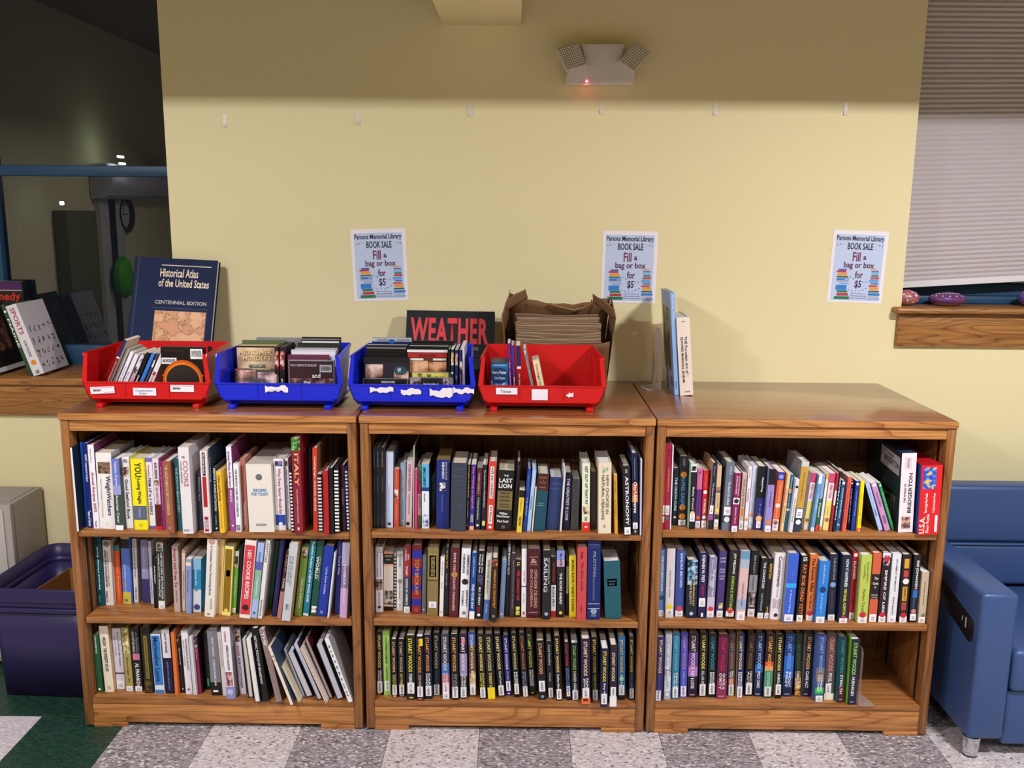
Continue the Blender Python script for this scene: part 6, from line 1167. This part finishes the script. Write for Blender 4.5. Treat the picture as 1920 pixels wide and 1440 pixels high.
for k, (u, v) in enumerate(((422, 239), (671, 233), (881, 218), (1128, 214), (1341, 217), (1585, 216))):
    P = hk if k == 0 else copy_tree(hk); q = ony(u, v, YW-.0005); P.location = (q.x, YW-.0005, q.z)
    tag(P, f"small clear adhesive hook high on the yellow wall, {ordinal(k+1)} from left", 'hook', 'adhesive hooks on the wall')
el = empty('emergency_light', (.31, YW, 2.27)); tag(el, 'white emergency light with two square lamp heads on the wall', 'emergency light')
EM = mat('dcd4d0', .5)
def elp(u, v): q = ony(u, v, .60); return (q.x-.31, q.z-2.27)
body = [elp(*q) for q in ((1059, 157), (1190, 157), (1190, 137), (1165, 112), (1172, 82), (1090, 82), (1097, 112), (1062, 137))]
MB().prism(body[::-1], -.062, -.001, 'y').build('housing', EM, el, bevel=.005)
for pts in (((1062, 134), (1098, 124), (1082, 84), (1043, 95)), ((1187, 136), (1217, 102), (1190, 83), (1160, 116))):
    q = [elp(*s) for s in pts]
    hd = empty('lamp_head'); hd.parent = el
    c_ = (sum(a for a, b in q)/4, sum(b for a, b in q)/4)
    big = [(c_[0]+(a-c_[0])*1.06, c_[1]+(b-c_[1])*1.06) for a, b in q]
    COLm = MB().prism(big[::-1], -.085, -.045, 'y').build('lamp_shell', EM, el, bevel=.004)
    bpy.data.objects.remove(hd)
    MB().prism(q[::-1], -.0865, -.083, 'y').build('lens', mat('8a8270', .2, spec=.8), COLm)
    g = MB(); N_ = 10
    for i in range(N_):
        for j in range(N_):
            P4 = [lerp(lerp(q[0], q[1], s), lerp(q[3], q[2], s), t) for s, t in (((i+.16)/N_, (j+.16)/N_), ((i+.84)/N_, (j+.16)/N_), ((i+.84)/N_, (j+.84)/N_), ((i+.16)/N_, (j+.84)/N_))]
            cc = (sum(p[0] for p in P4)/4, -.0905, sum(p[1] for p in P4)/4); k = len(g.v)
            g.v += [(p[0], -.0868, p[1]) for p in P4] + [cc]; g.f += [(k+a, k+(a+1) % 4, k+4) for a in range(4)]; g.m += [0]*4
    g.build('lens_facets', mat('f4ecdc', .1, spec=.9), COLm, fix=False)
q = elp(1100, 153); ld = MB().box(q[0]-.003, q[0]+.003, -.064, -.0625, q[1]-.002, q[1]+.003).build('indicator_lamp', mat('ff4060', .4, emit=14), el)
pl_ = bpy.data.lights.new('indicator_glow', 'POINT'); pl_.energy = .009; pl_.color = (1, .12, .1); pl_.shadow_soft_size = .003
po_ = add('indicator_glow', pl_, el); po_.location = (q[0], -.045, q[1]-.012)

# painted stones on the right sill
def stone(u, v, rx, rz, y, c1, c2, dots, label, base='b0845c'):
    q = ony(u, v, y); z0 = 1.395; e = empty('painted_stone', (q.x, y, z0+.0005)); tag(e, label, 'stone', 'painted stones on the sill')
    mb = MB(); n, k = 18, 10; r = random.Random(int(u))
    for i in range(k+1):
        t = math.pi*i/k
        for j in range(n): a = 2*math.pi*j/n; mb.v.append((rx*math.sin(t)*math.cos(a), rx*.7*math.sin(t)*math.sin(a), rz*(1-math.cos(t))*(1+.03*math.sin(a*2))))
    for i in range(k):
        for j in range(n): mb.f.append((i*n+j, i*n+(j+1) % n, (i+1)*n+(j+1) % n, (i+1)*n+j)); mb.m.append(1 if i < 3 else 0)
    mb.smooth = True; mb.build('stone_body', [photo(c1, c2, c1, 30), mat(base, .7)], e, fix=False)
    d = MB()
    for a, t, s in dots:
        t = math.radians(t); a = math.radians(a); cx, cy, cz = rx*math.sin(t)*math.cos(a), -rx*.7*math.sin(t)*math.sin(a), rz*(1-math.cos(t))
        k0 = len(d.v)
        nrm = Vector((cx/rx**2, cy/(rx*.7)**2, (cz-rz)/rz**2)).normalized(); t1 = nrm.cross(Vector((0, 0, 1))).normalized(); t2 = nrm.cross(t1)
        for j in range(8): d.v.append(tuple(Vector((cx, cy, cz))+nrm*.001+(t1*math.cos(j*.785)+t2*math.sin(j*.785))*s))
        d.f.append(tuple(range(k0, k0+8))); d.m.append(0)
    d.build('painted_dots', mat('f4e8f0', .4), e, fix=False); return e
stone(1700, 551, .05, .0295, .715, 'b87868', '9a4a70', [(40, 70, .004), (70, 60, .004), (100, 75, .004), (60, 110, .005), (90, 105, .004), (120, 120, .004), (70, 140, .004), (20, 100, .004), (45, 130, .003)], 'pink painted stone with white dots at the wall edge')
stone(1777, 551, .072, .026, .71, '7a3c68', '4a3478', [(i*18-10, 150-abs(i-5)*2, .003) for i in range(11)] + [(i*24-20, 120, .0028) for i in range(9)], 'purple painted stone with a ring of white dots, between two others')
stone(1940, 551, .062, .034, .71, '4a3a80', '6a4a98', [(30, 60, .003), (60, 90, .003)], 'blue purple painted stone at the photo edge')

# ================================================================== books on the left sill
ZS = 1.0904
def sill_book(bl, br, by, tl, ty, Y, d, col, spec, label, cov, name='book'):
    A, Bq, T = ony(bl, by, Y), ony(br, by, Y), ony(tl, ty, Y)
    th = math.atan2(T.x-A.x, T.z-ZS); w = (Bq.x-A.x)*math.cos(th); h = (T.z-ZS)/math.cos(th)
    x = A.x
    o, f = book_object((x, Y, ZS+max(0, w*math.sin(th))), w, h, d, th, col, spec, 'h', cov, name=name); tag(o, label, 'book'); return o, w, h
o, w, h = sill_book(63.5, 85, 706, 10, 575, .665, .2, 'dcd8da', 'V:SPORTS:b04a58:.04:.42:.3:.72|V:THE COMPLETE VISUAL REFERENCE:8a8a98:.5:.74:.35:.6|D:.82:e88a20|V:Firefly:606068:.93:.98:.25:.75', 'white sports reference book leaning on the sill', ('c8c4c8', 'd8d4dc'))
rr = random.Random(9); FC = ['3a3a58', '7a4438', '384878', '5a4a44', '8a5a4c', '2c2c3c']
for i in range(5):            # small sports figures printed on the cover
    for j in range(4):
        cy, cz = .022+.037*i, h*(.12+.17*j); m = MB()
        for k in range(5):
            a = (rr.random()-.5)*.014, (rr.random()-.5)*.02; b = (a[0]+(rr.random()-.5)*.014, a[1]+(rr.random()-.5)*.018)
            dx, dz = b[0]-a[0], b[1]-a[1]; ln = max(.001, math.hypot(dx, dz)); nx, nz = -dz/ln*.0028, dx/ln*.0028
            m.quad((w+.0006, cy+a[0]-nx, cz+a[1]-nz), (w+.0006, cy+a[0]+nx, cz+a[1]+nz), (w+.0006, cy+b[0]+nx, cz+b[1]+nz), (w+.0006, cy+b[0]-nx, cz+b[1]-nz))
        m.build('printed_figure', mat(rr.choice(FC), .4), o, fix=False)
sill_book(56, 63, 705, 1, 572, .668, .19, '2c4a34', 'V:MAINE:e8ecdc:.2:.6:.2:.8|D:.1:e8ecdc', 'dark green book with white lettering behind the sports book', ('2c4a34', '2c4a34'))
o, w, h = sill_book(-14, 1, 711, -62, 575, .664, .2, '2a2022', '', 'dark biography with a face and white lower border, photo edge', ('1c1618', '241a1a'))
MB().quad((w+.0006, .0, .004), (w+.0006, .198, .004), (w+.0006, .198, .022), (w+.0006, .0, .022)).build('cover_border', mat('d8d4d4', .5), o, fix=False)
MB().quad((w+.0008, .06, h*.3), (w+.0008, .15, h*.3), (w+.0008, .15, h*.8), (w+.0008, .06, h*.8)).build('cover_picture', photo('1c1416', '4a2c26', '8a5a48', 16), o, fix=False)
kb = empty('book', (ony(40, 550, .912).x-.40, .908, ZS), (-.06, 0, 0)); tag(kb, 'large black book with red title and purple strip, standing behind', 'book')
kw, kh = .40, ony(10, 527, .92).z-ZS
MB().box(0, kw, 0, .025, 0, kh).build('cover', mat('14121a', .4), kb, bevel=.001, seg=1); MB().box(.004, kw-.004, .004, .021, kh-.001, kh+.0004).build('pages', PAGES[0], kb)
MB().quad((0, -.0006, kh-.035), (kw*.98, -.0006, kh-.035), (kw*.98, -.0006, kh-.003), (0, -.0006, kh-.003)).build('printed_strip', mat('4a1c58', .4), kb, fix=False)
lettering('Kennedy', kb, kw-.175, kw-.012, kh-.09, kh-.045, -.001, 'd83018', 'H'); MB().quad((0, -.0006, kh-.04), (kw*.99, -.0006, kh-.04), (kw*.99, -.0006, kh-.036), (0, -.0006, kh-.036)).build('printed_line', mat('c8a8b0', .4), kb, fix=False)

# ================================================================== tub, cabinet, sofa
PUR = rough_paint('purple_plastic', '2a2150', bump=.1, scale=300, rough=.4, spec=.4)
tub = empty('storage_tub', (-1.665, .385, 0), (0, 0, -.05)); tag(tub, 'large open purple plastic tub on the floor beside the bookcase', 'tub')
def ringpts(hx, hy, z, r, n=5):
    P = []
    for cx, cy, a0 in ((hx-r, hy-r, 0), (-hx+r, hy-r, 90), (-hx+r, -hy+r, 180), (hx-r, -hy+r, 270)):
        for i in range(n): a = math.radians(a0+90*i/(n-1)); P.append((cx+r*math.cos(a), cy+r*math.sin(a), z))
    return P
def loft(rings, close=True):
    mb = MB(); k = len(rings[0])
    for r in rings: mb.v += r
    for i in range(len(rings)-1):
        for j in range(k): mb.f.append((i*k+j, i*k+(j+1) % k, (i+1)*k+(j+1) % k, (i+1)*k+j)); mb.m.append(0)
    return mb
TW, TD = .193, .225
lo = loft([ringpts(TW-.03, TD-.03, .003, .03), ringpts(TW-.022, TD-.022, .2, .04), ringpts(TW-.014, TD-.014, .352, .05)]); lo.f.append(tuple(range(19, -1, -1))); lo.m.append(0); lo.smooth = True
o = lo.build('body', PUR, tub); sd = o.modifiers.new('thickness', 'SOLIDIFY'); sd.thickness = .003; sd.offset = -1
for nm, z0, z1, ex in (('rib', .335, .352, .004), ('rim', .375, .425, .006), ('rib', .352, .376, -.003)):
    r_ = loft([ringpts(TW-.008+ex, TD-.008+ex, z0, .05), ringpts(TW-.006+ex, TD-.006+ex, z1-.006, .05), ringpts(TW-.009+ex, TD-.009+ex, z1, .05), ringpts(TW-.017+ex, TD-.017+ex, z1-.002, .045), ringpts(TW-.017, TD-.017, z0, .045)]); r_.smooth = True
    r_.build(nm, PUR, tub, fix=False)
cbx = empty('cardboard_box', (-1.65, .415, .03), (0, 0, -.12)); tag(cbx, 'open cardboard box sitting inside the purple tub', 'box')
CB = rough_paint('cardboard', '9a6c3a', bump=.2, scale=120, rough=.85, spec=.1)
for x0, x1, y0, y1 in ((-.11, .11, -.13, -.126), (-.11, .11, .126, .13), (-.11, -.106, -.126, .126), (.106, .11, -.126, .126)): MB().box(x0, x1, y0, y1, 0, .33).build('box_wall', CB, cbx)
MB().box(-.11, .11, -.13, .13, -.004, 0).build('box_bottom', CB, cbx); cbx.location.z = .012
MB().hexa([(.04, -.126, .329), (.105, -.126, .329), (.105, .126, .329), (.1, .126, .329), (.04, -.126, .331), (.105, -.126, .331), (.105, .126, .331), (.1, .126, .331)]).build('box_flap', CB, cbx)
GM = rough_paint('grey_steel_paint', '9c9690', bump=.05, scale=400, rough=.5)
cab = empty('filing_cabinet', (-2.14, .53, 0)); tag(cab, 'low grey steel cabinet against the wall behind the purple tub', 'cabinet')
MB().box(-.27, .27, -.095, .115, .02, .648).build('body', GM, cab, bevel=.003)
MB().box(-.27, .27, -.12, -.096, .02, .648).build('front_frame', rough_paint('grey_steel_paint_front', 'aaa49e', bump=.05, scale=400, rough=.5), cab, bevel=.002)
MB().box(-.245, .245, -.126, -.1205, .34, .63).build('drawer', mat('c0bab6', .5), cab, bevel=.002); MB().box(-.245, .245, -.126, -.1205, .035, .325).build('drawer', mat('c0bab6', .5), cab, bevel=.002)
MB().box(.16, .2, -.129, -.1265, .47, .5).build('drawer_label', mat('2a2a2c', .5), cab); MB().box(-.25, .25, -.08, .1, .648, .651).build('top_panel', GM, cab, bevel=.001)
MB().box(-.26, .26, -.09, .11, 0, .02).build('base', mat('3a3836', .6), cab)

LEA = rough_paint('blue_vinyl', '354e7e', bump=.08, scale=160, rough=.38, spec=.5)
sofa = empty('sofa', (1.49, -.13, 0)); tag(sofa, 'navy blue vinyl sofa with chrome leg beside the right bookcase', 'sofa')
def SB(nm, x0, x1, y0, y1, z0, z1, r=.012, m=LEA): return rbox(nm, x0-1.49, x1-1.49, y0+.13, y1+.13, z0, z1, m, sofa, r, 4)
SB('arm', 1.487, 1.603, -.13, .60, .068, .572, .016)
SB('base', 1.604, 2.6, -.118, .58, .045, .235, .012); SB('seat_cushion', 1.606, 2.2, -.135, .40, .237, .382, .02); SB('seat_cushion', 2.202, 2.6, -.135, .40, .237, .382, .02)
SB('back_cushion', 1.604, 2.6, .385, .60, .383, .545, .02); SB('back_cushion', 1.49, 2.6, .395, .48, .547, .766, .018); SB('back_panel', 1.49, 2.6, .485, .60, .3, .7, .008)
SB('piping', 1.604, 2.6, .381, .39, .541, .549, .003)
pn = [(-.095, .395), (-.075, .385), (.2, .455), (.21, .47), (.21, .515), (.195, .525), (-.085, .463), (-.095, .45)]
o = MB().prism([(y+.13, z) for y, z in pn], -.004, -.0005, 'x').build('outlet_panel', mat('14141a', .35), sofa, bevel=.001); o.location.x = -.0025
MB().box(-.0085, -.0075, .07, .078, .425, .46).box(-.0085, -.0075, .095, .1, .44, .455).build('outlet_socket', mat('a8a8a8', .4), o)
CH = mat('c8c8cc', .12, metal=1)
for x, y in ((1.515, -.1), (1.515, .52), (2.5, -.09)):
    MB().tube([(x-1.49, y+.13, .006), (x-1.49, y+.13, .07)], [.024, .028], 16).build('leg', CH, sofa); MB().tube([(x-1.49, y+.13, .0), (x-1.49, y+.13, .006)], .023, 16).build('leg_glide', mat('181818', .5), sofa)
